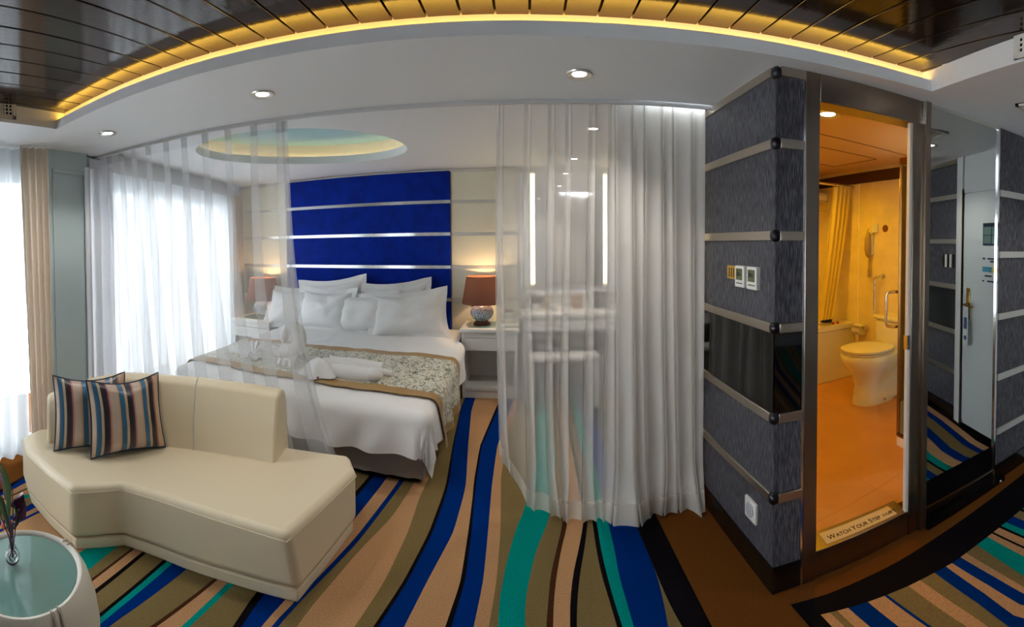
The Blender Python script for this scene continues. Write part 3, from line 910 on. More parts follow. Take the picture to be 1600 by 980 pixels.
door = struct('door_2', 'white cabin entry door with brass handle')
DY0, DY1 = 0.33, 1.05
box('leaf', (XE - 0.012, DY0, 0.03), (XE - 0.001, DY1, 1.86), M('door_white', srgb(206, 214, 216), 0.4), door)
box('architrave', (XE - 0.03, DY0 - 0.085, 0), (XE - 0.001, DY0 - 0.006, H), white_paint, door)
box('architrave_bead', (XE - 0.038, DY0 - 0.03, 0), (XE - 0.012, DY0 - 0.006, 1.9), white_gloss, door)
box('transom', (XE - 0.014, DY0 - 0.006, 1.868), (XE - 0.001, 1.10, H), white_paint, door)
brass = M('brass', srgb(190, 150, 70), 0.25, metal=1.0)
hp = MB().box((XE - 0.02, DY0 + 0.05, 0.86), (XE - 0.012, DY0 + 0.095, 1.11)).build('handle_plate', brass, door, bevel=0.004)
mb = MB()
mb.tube([(XE - 0.02, DY0 + 0.072, 0.98), (XE - 0.06, DY0 + 0.072, 0.98), (XE - 0.065, DY0 + 0.09, 0.98), (XE - 0.065, DY0 + 0.20, 0.975)], 0.009, n=8)
mb.build('lever', brass, hp, smooth=True)
hang = thing('door_hanger', 'small paper do not disturb hanger on the brass door handle', 'door hanger', (XE - 0.05, DY0 + 0.09, 0.7))
hang['label'] = 'small white paper hanger on the brass handle of the reflected door'
box('tag_sheet', (XE - 0.052, DY0 + 0.055, 0.66), (XE - 0.049, DY0 + 0.125, 0.965), M('paper_white', srgb(214, 218, 222), 0.7), hang)
box('print_block', (XE - 0.0535, DY0 + 0.07, 0.79), (XE - 0.052, DY0 + 0.11, 0.88), M('print_blue', srgb(60, 80, 140), 0.7), hang)
MB().lathe((0, 0, 0), [(0, -0.001), (0.018, -0.001), (0.018, 0.001), (0, 0.001)], n=16).build('print_disc', MATS['print_blue'], hang).matrix_basis = Matrix.Translation((XE - 0.0535, DY0 + 0.09, 0.72)) @ Matrix.Rotation(pi / 2, 4, 'Y') @ Matrix.Identity(4)
hang.children[-1].matrix_parent_inverse = Matrix.Translation(hang.location).inverted()
np_ = thing('door_notice', 'dark and blue printed notices on the reflected white door', 'notice', (XE - 0.014, DY0 + 0.32, 1.3))
pd = M('print_navy', srgb(30, 44, 70), 0.6)
pc = M('print_cyan', srgb(70, 150, 180), 0.6)
py_ = M('print_yellow', srgb(190, 170, 60), 0.6)
box('poster', (XE - 0.0145, DY0 + 0.25, 1.45), (XE - 0.012, DY0 + 0.47, 1.62), pd, np_)
for k in range(2):
    for j in range(2):
        box('picture', (XE - 0.016, DY0 + 0.26 + 0.1 * j, 1.465 + 0.065 * k), (XE - 0.0146, DY0 + 0.35 + 0.1 * j, 1.525 + 0.065 * k), M('print_grey', srgb(96, 126, 120), 0.6), np_)
box('label_strip', (XE - 0.0145, DY0 + 0.25, 1.25), (XE - 0.012, DY0 + 0.36, 1.29), pc, np_)
box('label_strip', (XE - 0.0145, DY0 + 0.361, 1.25), (XE - 0.012, DY0 + 0.44, 1.29), py_, np_)
for k, (z, a, b) in enumerate([(1.345, 0.25, 0.28), (1.345, 0.31, 0.42), (1.325, 0.34, 0.4), (1.215, 0.28, 0.36), (1.175, 0.25, 0.27), (1.175, 0.31, 0.43)]):
    box('text_line', (XE - 0.0145, DY0 + a, z), (XE - 0.012, DY0 + b, z + 0.012), pd, np_)

# rear and left walls
tag(box('wall_rear', (-3.9, -2.8, 0), (2.8, -2.7, H + 0.1), white_paint), 'plain pale wall behind the viewer', None, None, 'structure')
wl = struct('wall_left', 'window wall with a grey panelled pier')
box('sill_wall', (-2.95, -2.7, 0), (-2.85, 1.28, 0.04), white_paint, wl)
box('spandrel', (-2.95, -2.7, 2.0), (-2.85, 1.28, H + 0.1), white_paint, wl)
box('end_pier', (-2.95, -2.7, 0), (-2.85, -2.0, H + 0.1), white_paint, wl)
pier = [(-3.05, 1.30), (-2.700, 1.300), (-2.735, 1.640), (-3.05, 1.70)]
MB().prism(pier, 0, H).build('pier', grey_wall_panel, wl)
for a, b, c_, d_ in ((0.08, 0.92, 2.00, 2.03), (0.08, 0.92, 0.15, 0.18), (0.08, 0.11, 0.15, 2.03), (0.89, 0.92, 0.15, 2.03)):
    MB().box((a, 0, c_), (b, 1, d_), T=lambda u, v, w: (lerp(-2.700, -2.735, u) + 0.012 * v - 0.004, lerp(1.300, 1.640, u) + 0.002, w)).build('moulding', grey_wall_panel, wl, bevel=0.003)


def wbox(name, s0, s1, d0, d1, z0, z1, mat, parent=None, bevel=0.0):
    return MB().box((s0, d0, z0), (s1, d1, z1), T=Wb).build(name, mat, parent, bevel=bevel)


wbox('spandrel', -0.05, WL, -0.12, 0.0, 1.98, HB + 0.1, white_paint, wl)
wbox('sill_wall', -0.05, WL, -0.12, 0.0, 0.0, 0.10, white_paint, wl)
wbox('end_pier', WL - 0.42, WL, -0.12, 0.0, 0.0, HB + 0.1, white_paint, wl)
wbox('cornice', 0.0, WL, 0.0, 0.05, 2.06, 2.14, white_paint, wl)
frame_m = M('window_frame_grey', srgb(150, 154, 156), 0.45)
w1 = struct('window_1', 'tall living area window')
for y in (-2.0, -0.93, 0.16, 1.22):
    box('mullion', (-2.93, y, 0.04), (-2.88, y + 0.05, 2.0), frame_m, w1)
for z in (0.04, 1.95):
    box('rail', (-2.93, -2.0, z), (-2.88, 1.27, z + 0.05), frame_m, w1)
for y in (-1.95, -0.88, 0.21):
    box('pane', (-2.907, y, 0.09), (-2.903, y + 1.02, 1.95), glass, w1)
w2 = struct('window_2', 'tall bedroom window')
for s_ in (0.02, 0.80, 1.58, 2.31):
    wbox('mullion', s_, s_ + 0.05, -0.09, -0.04, 0.10, 1.98, frame_m, w2)
for z in (0.10, 1.93):
    wbox('rail', 0.02, 2.36, -0.09, -0.04, z, z + 0.05, frame_m, w2)
for s_ in (0.07, 0.85, 1.63):
    wbox('pane', s_, s_ + 0.72, -0.067, -0.063, 0.15, 1.93, glass, w2)

# ================================================================== BATHROOM
XB, YB_, ZF, ZC = 3.05, 3.78, 0.10, 2.20
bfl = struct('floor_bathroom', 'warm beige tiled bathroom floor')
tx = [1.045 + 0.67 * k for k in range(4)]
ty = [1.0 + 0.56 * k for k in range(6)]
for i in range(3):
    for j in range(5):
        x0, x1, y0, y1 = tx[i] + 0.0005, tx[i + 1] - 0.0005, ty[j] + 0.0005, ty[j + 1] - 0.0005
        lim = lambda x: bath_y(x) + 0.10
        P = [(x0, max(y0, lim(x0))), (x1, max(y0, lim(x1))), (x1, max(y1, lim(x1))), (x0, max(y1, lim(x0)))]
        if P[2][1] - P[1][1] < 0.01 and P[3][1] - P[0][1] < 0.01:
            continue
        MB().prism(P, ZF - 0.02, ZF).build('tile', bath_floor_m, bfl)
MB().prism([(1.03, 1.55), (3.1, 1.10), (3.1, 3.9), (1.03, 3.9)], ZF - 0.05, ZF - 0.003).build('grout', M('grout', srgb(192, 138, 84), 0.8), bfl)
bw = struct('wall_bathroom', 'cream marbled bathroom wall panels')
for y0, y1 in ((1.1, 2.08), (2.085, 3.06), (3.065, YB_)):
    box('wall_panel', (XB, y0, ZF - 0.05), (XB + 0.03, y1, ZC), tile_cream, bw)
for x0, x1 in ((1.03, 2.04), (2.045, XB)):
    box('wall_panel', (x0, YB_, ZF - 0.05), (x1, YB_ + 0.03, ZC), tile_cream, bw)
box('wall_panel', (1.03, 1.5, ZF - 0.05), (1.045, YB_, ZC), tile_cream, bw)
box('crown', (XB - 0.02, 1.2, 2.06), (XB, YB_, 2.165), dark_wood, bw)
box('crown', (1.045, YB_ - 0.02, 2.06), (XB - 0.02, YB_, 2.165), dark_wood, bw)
bce = struct('ceiling_bathroom', 'lacquered bathroom ceiling')
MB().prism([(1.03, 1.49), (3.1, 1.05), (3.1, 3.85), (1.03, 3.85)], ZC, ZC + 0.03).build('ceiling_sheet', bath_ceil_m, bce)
for pts in ([(2.0, 2.55), (2.75, 2.55)], [(2.0, 3.1), (2.75, 3.1)], [(2.0, 2.55), (2.0, 3.1)], [(2.75, 2.55), (2.75, 3.1)], [(1.05, 2.25), (3.04, 2.25)]):
    MB().tube([(*p, ZC - 0.001) for p in pts], 0.003, n=4).build('panel_joint', dark_wood, bce)

# bathtub
tub = thing('bathtub', 'built in cream bathtub at the far end of the bathroom', 'bathtub', (2.1, 3.4, ZF))
box('apron', (1.05, 3.10, ZF), (XB - 0.002, 3.13, 0.60), ceramic, tub, bevel=0.006)
mb = MB()
n = 48
oc = []
for k in range(n):
    a = 2 * pi * k / n
    oc.append((2.0 + 0.80 * math.copysign(abs(cos(a)) ** 0.5, cos(a)), 3.445 + 0.25 * math.copysign(abs(sin(a)) ** 0.5, sin(a))))
orr = []
for k in range(n):
    a = 2 * pi * k / n
    m_ = max(abs(cos(a)), abs(sin(a)))
    orr.append((2.047 + 0.998 * cos(a) / m_, 3.435 + 0.345 * sin(a) / m_))
R0 = [mb.vert((*p, 0.60)) for p in orr]
R1 = [mb.vert((*p, 0.645)) for p in orr]
R2 = [mb.vert((*p, 0.645)) for p in oc]
R3 = [mb.vert((2.0 + (p[0] - 2.0) * 0.9, 3.445 + (p[1] - 3.445) * 0.8, 0.30)) for p in oc]
for A_, B_ in ((R0, R1), (R1, R2), (R2, R3)):
    for k in range(n):
        mb.face((A_[k], A_[(k + 1) % n], B_[(k + 1) % n], B_[k]))
mb.face(R3)
mb.build('rim_and_basin', ceramic, tub, smooth=True, angle=50)
for x in (2.80, 2.86):
    MB().lathe((x, 3.16, 0.645), [(0.0, 0), (0.016, 0), (0.014, 0.02), (0, 0.024)], n=12).build('tap_knob', M('red_knob', srgb(150, 40, 40), 0.4), tub, smooth=True)
MB().lathe((2.83, 3.30, 0.645), [(0, 0), (0.05, 0), (0.058, 0.03), (0.045, 0.065), (0, 0.075)], n=16, sx=1.2).build('bath_sponge', M('blue_sponge', srgb(30, 40, 120), 0.9))
tag(bpy.data.objects['bath_sponge'], 'small dark blue sponge on the bathtub rim', 'sponge')

rod = MB()
rod.tube([(1.05, 3.14, 2.03), (XB - 0.002, 3.14, 2.03)], 0.012, n=10)
rodo = rod.build('shower_rod', chrome, None, smooth=True)
tag(rodo, 'chrome shower curtain rod above the bathtub', 'curtain rod')


def sc(u, v):
    x = lerp(lerp(2.78, 3.03, u), lerp(2.62, 2.80, u), v ** 1.3)
    return (x, 3.15 + 0.03 * sin(u * 2 * pi * 4.5) * (0.6 + 0.6 * v) + 0.03 * v, lerp(2.015, 0.70, v))


shc = thing('shower_curtain', 'yellow shower curtain gathered beside the bathtub', 'shower curtain', (2.8, 3.15, 0.7))
MB().grid(sc, 60, 24).build('cloth', yellow_cloth, shc, smooth=True, angle=180)
for k in range(6):
    mb = MB()
    xk = 2.80 + 0.045 * k
    mb.tube([(xk, 3.14 + 0.017 * cos(t), 2.026 + 0.02 * sin(t)) for t in [2 * pi * q / 10 for q in range(10)]], 0.002, n=5, closed=True)
    mb.build('ring', chrome, shc)

tsh = thing('towel_shelf', 'chrome towel rack with white towels high above the bathtub', 'towel rack', (2.75, 3.65, 1.9))
mb = MB()
for y in (3.52, 3.60, 3.68):
    mb.tube([(2.45, y, 1.90), (3.02, y, 1.90)], 0.006, n=6)
mb.build('bars', chrome, tsh)
for x in (2.47, 3.0):
    MB().tube([(x, 3.50, 1.90), (x, 3.775, 1.90)], 0.008, n=6).build('bracket', chrome, tsh)
MB().tube([(2.47, 3.52, 1.80), (3.0, 3.52, 1.80)], 0.007, n=6).build('hanging_bar', chrome, tsh)
for k, y in enumerate((3.56, 3.66)):
    tw = MB().tube([(2.46, y, 1.955), (2.74, y, 1.957), (3.01, y, 1.955)], 0.05, n=14).build('folded_towel', linen, None, smooth=True)
    tag(tw, ('rolled white towel at the front of the towel rack', 'rolled white towel at the back of the towel rack')[k], 'towel', 'towels on the bathroom rack')

# toilet, facing left with its tank on the right wall
TO = Vector((XB - 0.005, 2.46, ZF))


def Tt(x, y, z):
    a = radians(6)
    fx, fy = -cos(a), sin(a)
    sx_, sy_ = -sin(a), -cos(a)
    return (TO.x + fx * y + sx_ * x, TO.y + fy * y + sy_ * x, TO.z + z)


wc = thing('toilet', 'white one piece toilet with closed lid beside the bathtub', 'toilet', TO)
mb = MB()


def bowl_ring(z, front, back, hw, k=2.3, n=36):
    out = []
    for q in range(n):
        a = 2 * pi * q / n
        c_, s_ = cos(a), sin(a)
        yy = (front + back) / 2 + (front - back) / 2 * math.copysign(abs(c_) ** (2 / k), c_)
        xx = hw * math.copysign(abs(s_) ** (2 / k), s_)
        out.append(Tt(xx, yy, z))
    return out


rings = [bowl_ring(0.0, 0.57, 0.14, 0.125), bowl_ring(0.04, 0.565, 0.15, 0.118), bowl_ring(0.16, 0.55, 0.16, 0.105), bowl_ring(0.24, 0.575, 0.14, 0.125),
         bowl_ring(0.31, 0.635, 0.12, 0.175), bowl_ring(0.37, 0.665, 0.12, 0.195), bowl_ring(0.415, 0.67, 0.12, 0.198), bowl_ring(0.425, 0.66, 0.12, 0.19)]
ids = [[mb.vert(p) for p in r_] for r_ in rings]
for A_, B_ in zip(ids, ids[1:]):
    for k in range(len(A_)):
        mb.face((A_[k], A_[(k + 1) % len(A_)], B_[(k + 1) % len(A_)], B_[k]))
mb.face(ids[-1])
mb.face(ids[0][::-1])
mb.build('bowl', ceramic, wc, smooth=True, angle=60)
mb = MB()
rings = [bowl_ring(0.43, 0.665, 0.19, 0.192, 2.1), bowl_ring(0.447, 0.672, 0.185, 0.198, 2.1)]
ids = [[mb.vert(p) for p in r_] for r_ in rings]
for k in range(36):
    mb.face((ids[0][k], ids[0][(k + 1) % 36], ids[1][(k + 1) % 36], ids[1][k]))
mb.face(ids[1]); mb.face(ids[0][::-1])
mb.build('seat', ceramic, wc, smooth=True, angle=50)
mb = MB()
rings = [bowl_ring(0.452, 0.668, 0.185, 0.196, 2.1), bowl_ring(0.468, 0.672, 0.185, 0.198, 2.1), bowl_ring(0.478, 0.62, 0.22, 0.16, 2.1), bowl_ring(0.482, 0.5, 0.32, 0.08, 2.1)]
ids = [[mb.vert(p) for p in r_] for r_ in rings]
for A_, B_ in zip(ids, ids[1:]):
    for k in range(36):
        mb.face((A_[k], A_[(k + 1) % 36], B_[(k + 1) % 36], B_[k]))
mb.face(ids[-1]); mb.face(ids[0][::-1])
mb.build('lid', ceramic, wc, smooth=True, angle=40)
MB().box((-0.19, 0.0, 0.30), (0.19, 0.19, 0.66), T=Tt).build('tank', ceramic, wc, bevel=0.03, segs=4)
MB().box((-0.2, -0.0, 0.665), (0.2, 0.205, 0.70), T=Tt).build('tank_lid', ceramic, wc, bevel=0.012, segs=3)
MB().box((-0.11, 0.0, 0.0), (0.11, 0.34, 0.33), T=Tt).build('trapway', ceramic, wc, bevel=0.04, segs=4)
MB().lathe(Tt(0.125, 0.34, 0.03), [(0, 0), (0.013, 0), (0.013, 0.012), (0, 0.018)], n=12).build('bolt_cap', chrome, wc)

# small things on the right bathroom wall
hs = thing('wall_handset', 'beige handset hanging from a socket plate on the bathroom wall', 'handset', (XB - 0.03, 2.87, 1.2))
box('socket_plate', (XB - 0.02, 2.79, 1.56), (XB - 0.001, 2.86, 1.65), white_gloss, hs, bevel=0.004)
beige_pl = M('beige_plastic', srgb(176, 150, 110), 0.35)
MB().tube([(XB - 0.035, 2.885, 1.56), (XB - 0.05, 2.885, 1.50), (XB - 0.05, 2.885, 1.40), (XB - 0.04, 2.885, 1.34), (XB - 0.03, 2.885, 1.32)], [0.018, 0.032, 0.035, 0.03, 0.016], n=12).build('handset_body', beige_pl, hs, smooth=True)
box('cradle', (XB - 0.03, 2.85, 1.34), (XB - 0.001, 2.92, 1.57), white_gloss, hs, bevel=0.008)
cord = [(XB - 0.02, 2.82 + 0.06 * sin(t * 0.9), 1.56 - 0.02 * t * 0.2 + 0.0) for t in range(5)]
MB().tube(cr([(XB - 0.02, 2.83, 1.56), (XB - 0.03, 2.87, 1.53), (XB - 0.04, 2.90, 1.56), (XB - 0.04, 2.885, 1.60)], 6), 0.005, n=6).build('cord', beige_pl, hs, smooth=True)
MB().tube([(XB - 0.03, 2.885, 1.32), (XB - 0.03, 2.885, 1.22), (XB - 0.03, 2.885, 1.18), (XB - 0.03, 2.885, 1.12)], [0.006, 0.008, 0.016, 0.014], n=8).build('pull', beige_pl, hs, smooth=True)
mb = MB()
mb.tube([(XB - 0.004, 2.70, 1.60), (XB - 0.0005, 2.70, 1.60)], 0.035, n=20)
tag(mb.build('round_sign', M('sign_brown', srgb(120, 66, 34), 0.5)), 'small round brown sticker on the bathroom wall right of the handset', 'sticker')
gb = MB()
gb.tube(cr([(XB - 0.002, 2.72, 1.14), (XB - 0.05, 2.73, 1.14), (XB - 0.055, 2.78, 1.12), (XB - 0.055, 2.785, 1.05), (XB - 0.055, 2.785, 0.85), (XB - 0.055, 2.78, 0.76), (XB - 0.04, 2.76, 0.74), (XB - 0.002, 2.75, 0.74)], 5), 0.013, n=10)
gbo = gb.build('grab_bar', chrome, None, smooth=True)
tag(gbo, 'chrome grab bar on the bathroom wall above the toilet', 'grab bar')
mb = MB()
mb.tube([(XB - 0.004, 2.72, 1.14), (XB - 0.001, 2.72, 1.14)], 0.03, n=16)
mb.build('flange', chrome, gbo)
tp = thing('paper_holder', 'chrome toilet paper holder with white roll by the bathtub', 'paper holder', (XB - 0.06, 2.96, 0.5))
MB().tube([(XB - 0.001, 2.90, 0.62), (XB - 0.07, 2.90, 0.62), (XB - 0.07, 3.04, 0.62)], 0.008, n=8).build('arm', chrome, tp, smooth=True)
MB().tube([(XB - 0.07, 2.92, 0.60), (XB - 0.07, 3.03, 0.60)], 0.052, n=18).build('roll', linen, tp, smooth=True)
box('cover', (XB - 0.13, 2.91, 0.63), (XB - 0.01, 3.05, 0.645), chrome, tp, bevel=0.004)

# shower enclosure inside the doorway
sh = thing('shower_enclosure', 'framed glass shower enclosure on a low white tray inside the doorway', 'shower', (2.6, 1.8, ZF))
tray = [(2.10, 1.30), (2.14, 1.62), (2.17, 1.80), (2.66, 2.20), (XB - 0.003, 2.20), (XB - 0.003, 1.12)]
tray = [(x, max(y, bath_y(x) + 0.095)) for x, y in tray]
MB().prism(tray[::-1][::-1], ZF, ZF + 0.07).build('tray', ceramic, sh, bevel=0.008)
bronze = M('shower_frame_bronze', srgb(150, 112, 60), 0.25, metal=1.0)
gl = M('shower_glass', srgb(150, 130, 90), 0.02, trans=0.9, ior=1.1)
pts = [(2.145, 1.50), (2.175, 1.79), (2.655, 2.18), (XB - 0.01, 2.18)]
for (x0, y0), (x1, y1) in zip(pts, pts[1:]):
    d = Vector((x1 - x0, y1 - y0, 0))
    L_ = d.length
    d.normalize()
    nn = Vector((-d.y, d.x, 0))
    T_ = lambda u, v, w: Vector((x0, y0, 0)) + d * u + nn * v + Vector((0, 0, w))
    MB().box((0.01, -0.003, ZF + 0.08), (L_ - 0.01, 0.003, 1.98), T=T_).build('glass_panel', gl, sh)
    MB().box((0, -0.012, ZF + 0.07), (0.022, 0.012, 2.0), T=T_).build('frame_post', bronze, sh, bevel=0.003)
    MB().box((0, -0.014, 1.98), (L_, 0.014, 2.02), T=T_).build('top_rail', bronze, sh, bevel=0.003)
    MB().box((0, -0.012, ZF + 0.07), (L_, 0.012, ZF + 0.085), T=T_).build('bottom_rail', bronze, sh)
MB().tube(cr([(2.26, 1.87, 1.12), (2.22, 1.91, 1.12), (2.20, 1.93, 1.10), (2.20, 1.93, 1.0), (2.20, 1.93, 0.90), (2.22, 1.91, 0.88), (2.26, 1.87, 0.88)], 5), 0.011, n=10).build('handle', chrome, sh, smooth=True)


# ================================================================== LIGHTS IN THE ROOM
def downlight(name, label, x, y, z, r=0.043, power=15, colr=(1, 0.93, 0.84), bulb=None, ang=120):
    t = thing(name, label, 'downlight', (x, y, z), 'recessed downlights')
    MB().lathe((x, y, z), [(r, 0.004), (r * 1.35, -0.002), (r * 1.3, -0.007), (r * 0.95, -0.006), (r * 0.72, 0.0)], n=28).build('trim_ring', satin_strip, t, smooth=True)
    MB().lathe((x, y, z), [(0, -0.003), (r * 0.5, -0.003), (r * 0.72, -0.001)], n=24).build('lens', bulb or bulb_white, t)
    d = bpy.data.lights.new('spot', 'SPOT')
    d.energy = power
    d.color = colr
    d.spot_size = radians(ang)
    d.spot_blend = 0.7
    d.shadow_soft_size = 0.03
    lo = bpy.data.objects.new('spot', d)
    lo.location = (x, y, z - 0.02)
    col.objects.link(lo)
    attach(lo, t)
    return t


downlight('downlight', 'small recessed downlight over the sofa nearest the window pier', -2.18, 1.46, H)
downlight('downlight', 'recessed downlight in front of the left sheer curtain', -1.16, 1.64, H)
downlight('downlight', 'largest recessed downlight in front of the right sheer curtain', 0.229, 1.80, H)
downlight('downlight', 'recessed bedroom downlight just behind the right sheer curtain', 0.459, 2.864, HB, power=24)
downlight('downlight', 'recessed downlight over the vanity desk', 0.446, 3.905, HB, power=24)
downlight('downlight', 'recessed corridor downlight reflected in the mirror door', 2.22, 0.50, H)
bd = downlight('downlight', 'glowing round ceiling light inside the bathroom doorway', 1.61, 1.88, ZC, r=0.06, power=26, colr=(1.0, 0.54, 0.01), bulb=bulb_warm, ang=170)
downlight('downlight', 'second warm bathroom ceiling light above the tub', 2.2, 2.9, ZC, r=0.06, power=26, colr=(1.0, 0.54, 0.01), bulb=bulb_warm, ang=170)

# air vents
def vent(name, label, T_, w, h, nx, nz, mat):
    t = thing(name, label, 'air vent', T_(w / 2, 0, h / 2))
    MB().box((0, -0.004, 0), (w, 0.0, h), T=T_).build('back_plate', black_board, t)
    for a, b, c_, d_ in ((0, w, 0, 0.018), (0, w, h - 0.018, h), (0, 0.02, 0, h), (w - 0.02, w, 0, h)):
        MB().box((a, -0.012, c_), (b, 0.0, d_), T=T_).build('frame', white_gloss, t)
    for k in range(1, nz):
        z = h * k / nz
        MB().box((0.01, -0.010, z - 0.003), (w - 0.01, -0.004, z + 0.003), T=T_).build('slat', white_gloss, t)
    for k in range(1, nx):
        x = w * k / nx
        MB().box((x - 0.004, -0.009, 0.01), (x + 0.004, -0.004, h - 0.01), T=T_).build('bar', white_gloss, t)
    return t


rd = Vector((1.41 - 1.513, 0.1 - 0.649, 0)).normalized()
rn = Vector((rd.y, -rd.x, 0))
vent('air_vent', 'white slotted air vent on the ceiling tray edge over the bathroom wall', lambda u, v, w: Vector((1.520, 0.69, H + 0.01)) + rd * u - rn * v + Vector((0, 0, w)), 0.3, 0.10, 14, 5, white_gloss)
vent('air_vent', 'white slotted air vent on the ceiling tray edge by the window', lambda u, v, w: Vector((-2.214, 0.87 - u, H + 0.02 + w)) + Vector((-1, 0, 0)) * v, 0.3, 0.10, 14, 5, white_gloss)
vent('air_vent', 'square ceiling vent in the soffit near the mirror door', lambda u, v, w: Vector((1.95 + u, 0.70 + w, H + v)), 0.18, 0.18, 3, 6, white_gloss)

# ================================================================== BED
BX0, BX1, BY0, BY1 = -2.60, -0.62, 2.44, 4.27
bed = thing('bed', 'wide double bed with white duvet and grey valance against the blue headboard', 'bed', ((BX0 + BX1) / 2, (BY0 + BY1) / 2, 0))
box('plinth', (BX0 + 0.03, BY0 + 0.03, 0.0), (BX1 - 0.03, BY1, 0.04), black_board, bed)
mb = MB()


def skirt(u, v):
    per = [(BX1, BY1), (BX1, BY0), (BX0, BY0), (BX0, BY1)]
    L_ = [BY1 - BY0, BX1 - BX0, BY1 - BY0]
    t = u * sum(L_)
    for (a, b), l in zip(zip(per, per[1:]), L_):
        if t <= l + 1e-6:
            break
        t -= l
    x, y = lerp(a[0], b[0], t / l), lerp(a[1], b[1], t / l)
    w = 0.006 * sin(u * 260) * v
    return (x + w * 0.7, y - w, lerp(0.33, 0.035, v))


MB().grid(skirt, 120, 4).build('valance', skirt_mat, bed, smooth=True, angle=50)
box('mattress', (BX0 + 0.01, BY0 + 0.01, 0.30), (BX1 - 0.01, BY1, 0.44), linen, bed, bevel=0.05, segs=4)


def top_z(y):
    return 0.462 + 0.055 * (y - BY0)


def drape(a, b, lift=0.0, wr=1.0, seed=0.0):
    """a: distance from bed centre line, b: distance from the head; cloth lying on the bed and falling over its edges"""
    cx_, hx, hy = (BX0 + BX1) / 2, (BX1 - BX0) / 2 - 0.01, BY1 - BY0 - 0.02
    ex, ey = max(0.0, abs(a) - hx), max(0.0, b - hy)
    ex *= min(1.0, max(0.0, (b - 0.42) / 0.30)) ** 0.7
    sgn = 1 if a >= 0 else -1
    d = hypot(ex, ey)
    x, y = cx_ + sgn * min(abs(a), hx), BY1 - min(b, hy)
    z = top_z(BY1 - min(b, hy))
    R_ = 0.075
    nz = noise.noise(Vector((a * 3.1 + seed, b * 3.1, 0.3))) * 0.013 * wr + noise.noise(Vector((a * 9 + seed, b * 7, 2.3))) * 0.007 * wr
    if d > 0:
        ux, uy = ex / d, ey / d
        th = min(d / R_, pi / 2)
        rest = max(0.0, d - R_ * pi / 2)
        fold = 0.021 * sin((a * ux * 0 + b * ux + a * uy) * 19 + 1.5 * sin(b * 5 + a * 4)) * min(1.0, rest / 0.15) * wr
        out = R_ * sin(th) + 0.09 * rest + fold + lift
        x += sgn * ux * out
        y -= uy * out
        z -= R_ * (1 - cos(th)) + rest - lift * cos(th)
        return (x, y, max(z, 0.045) + nz)
    edge = min(hx - abs(a), hy - b)
    puff = 0.018 * min(1.0, max(0.0, edge) / 0.2)
    return (x, y, z + lift + nz + puff)


hwid = (BX1 - BX0) / 2
MB().grid(lambda u, v: drape(lerp(-hwid - 0.27, hwid + 0.27, u), lerp(0.02, BY1 - BY0 + 0.285, v)), 96, 96).build('duvet', linen, bed, smooth=True, angle=180)

# runner across the bed: gold border and patterned centre
def runner_pattern():
    m = bpy.data.materials.new('runner_floral')
    m.use_nodes = True
    nt = m.node_tree
    b = nt.nodes['Principled BSDF']
    b.inputs['Roughness'].default_value = 0.6
    b.inputs['Sheen Weight'].default_value = 0.2
    tc = nt.nodes.new('ShaderNodeTexCoord')
    v = nt.nodes.new('ShaderNodeTexNoise')
    v.inputs['Scale'].default_value = 26
    v.inputs['Detail'].default_value = 6
    v.inputs['Distortion'].default_value = 1.8
    nt.links.new(tc.outputs['Object'], v.inputs['Vector'])
    r = nt.nodes.new('ShaderNodeValToRGB')
    e = r.color_ramp.elements
    e[0].position = 0.36
    e[0].color = srgb(96, 96, 82)
    e[1].position = 0.44
    e[1].color = srgb(160, 158, 138)
    for p, c in ((0.50, srgb(206, 202, 184)), (0.60, srgb(226, 222, 206)), (0.66, srgb(168, 152, 118))):
        q = e.new(p)
        q.color = c
    nt.links.new(v.outputs['Fac'], r.inputs[0])
    nt.links.new(r.outputs[0], b.inputs['Base Color'])
    bp = nt.nodes.new('ShaderNodeBump')
    bp.inputs['Strength'].default_value = 0.4
    bp.inputs['Distance'].default_value = 0.004
    nt.links.new(v.outputs['Fac'], bp.inputs['Height'])
    nt.links.new(bp.outputs[0], b.inputs['Normal'])
    return m


floral = runner_pattern()
rb0, rb1 = 0.90, 1.70       # distance from the head
rnr = thing('bed_runner', 'patterned bed runner with gold borders lying across the bed', 'bed runner', (-1.6, 2.9, 0.5))
bw_ = 0.092
ha = hwid + 0.27
MB().grid(lambda u, v: drape(lerp(-ha, ha, u), lerp(rb0 + bw_, rb1 - bw_, v), 0.017), 96, 26).build('patterned_centre', floral, rnr, smooth=True, angle=180)
MB().grid(lambda u, v: drape(lerp(-ha, ha, u), lerp(rb0, rb0 + bw_, v), 0.0165), 96, 4).build('gold_border', gold_satin, rnr, smooth=True, angle=180)
MB().grid(lambda u, v: drape(lerp(-ha, ha, u), lerp(rb1 - bw_, rb1, v), 0.0165), 96, 4).build('gold_border', gold_satin, rnr, smooth=True, angle=180)
MB().grid(lambda u, v: drape(lerp(ha, ha + 0.06, u), lerp(rb0, rb1, v), 0.0165), 4, 26).build('gold_border', gold_satin, rnr, smooth=True, angle=180)
MB().grid(lambda u, v: drape(lerp(-ha - 0.06, -ha, u), lerp(rb0, rb1, v), 0.0165), 4, 26).build('gold_border', gold_satin, rnr, smooth=True, angle=180)


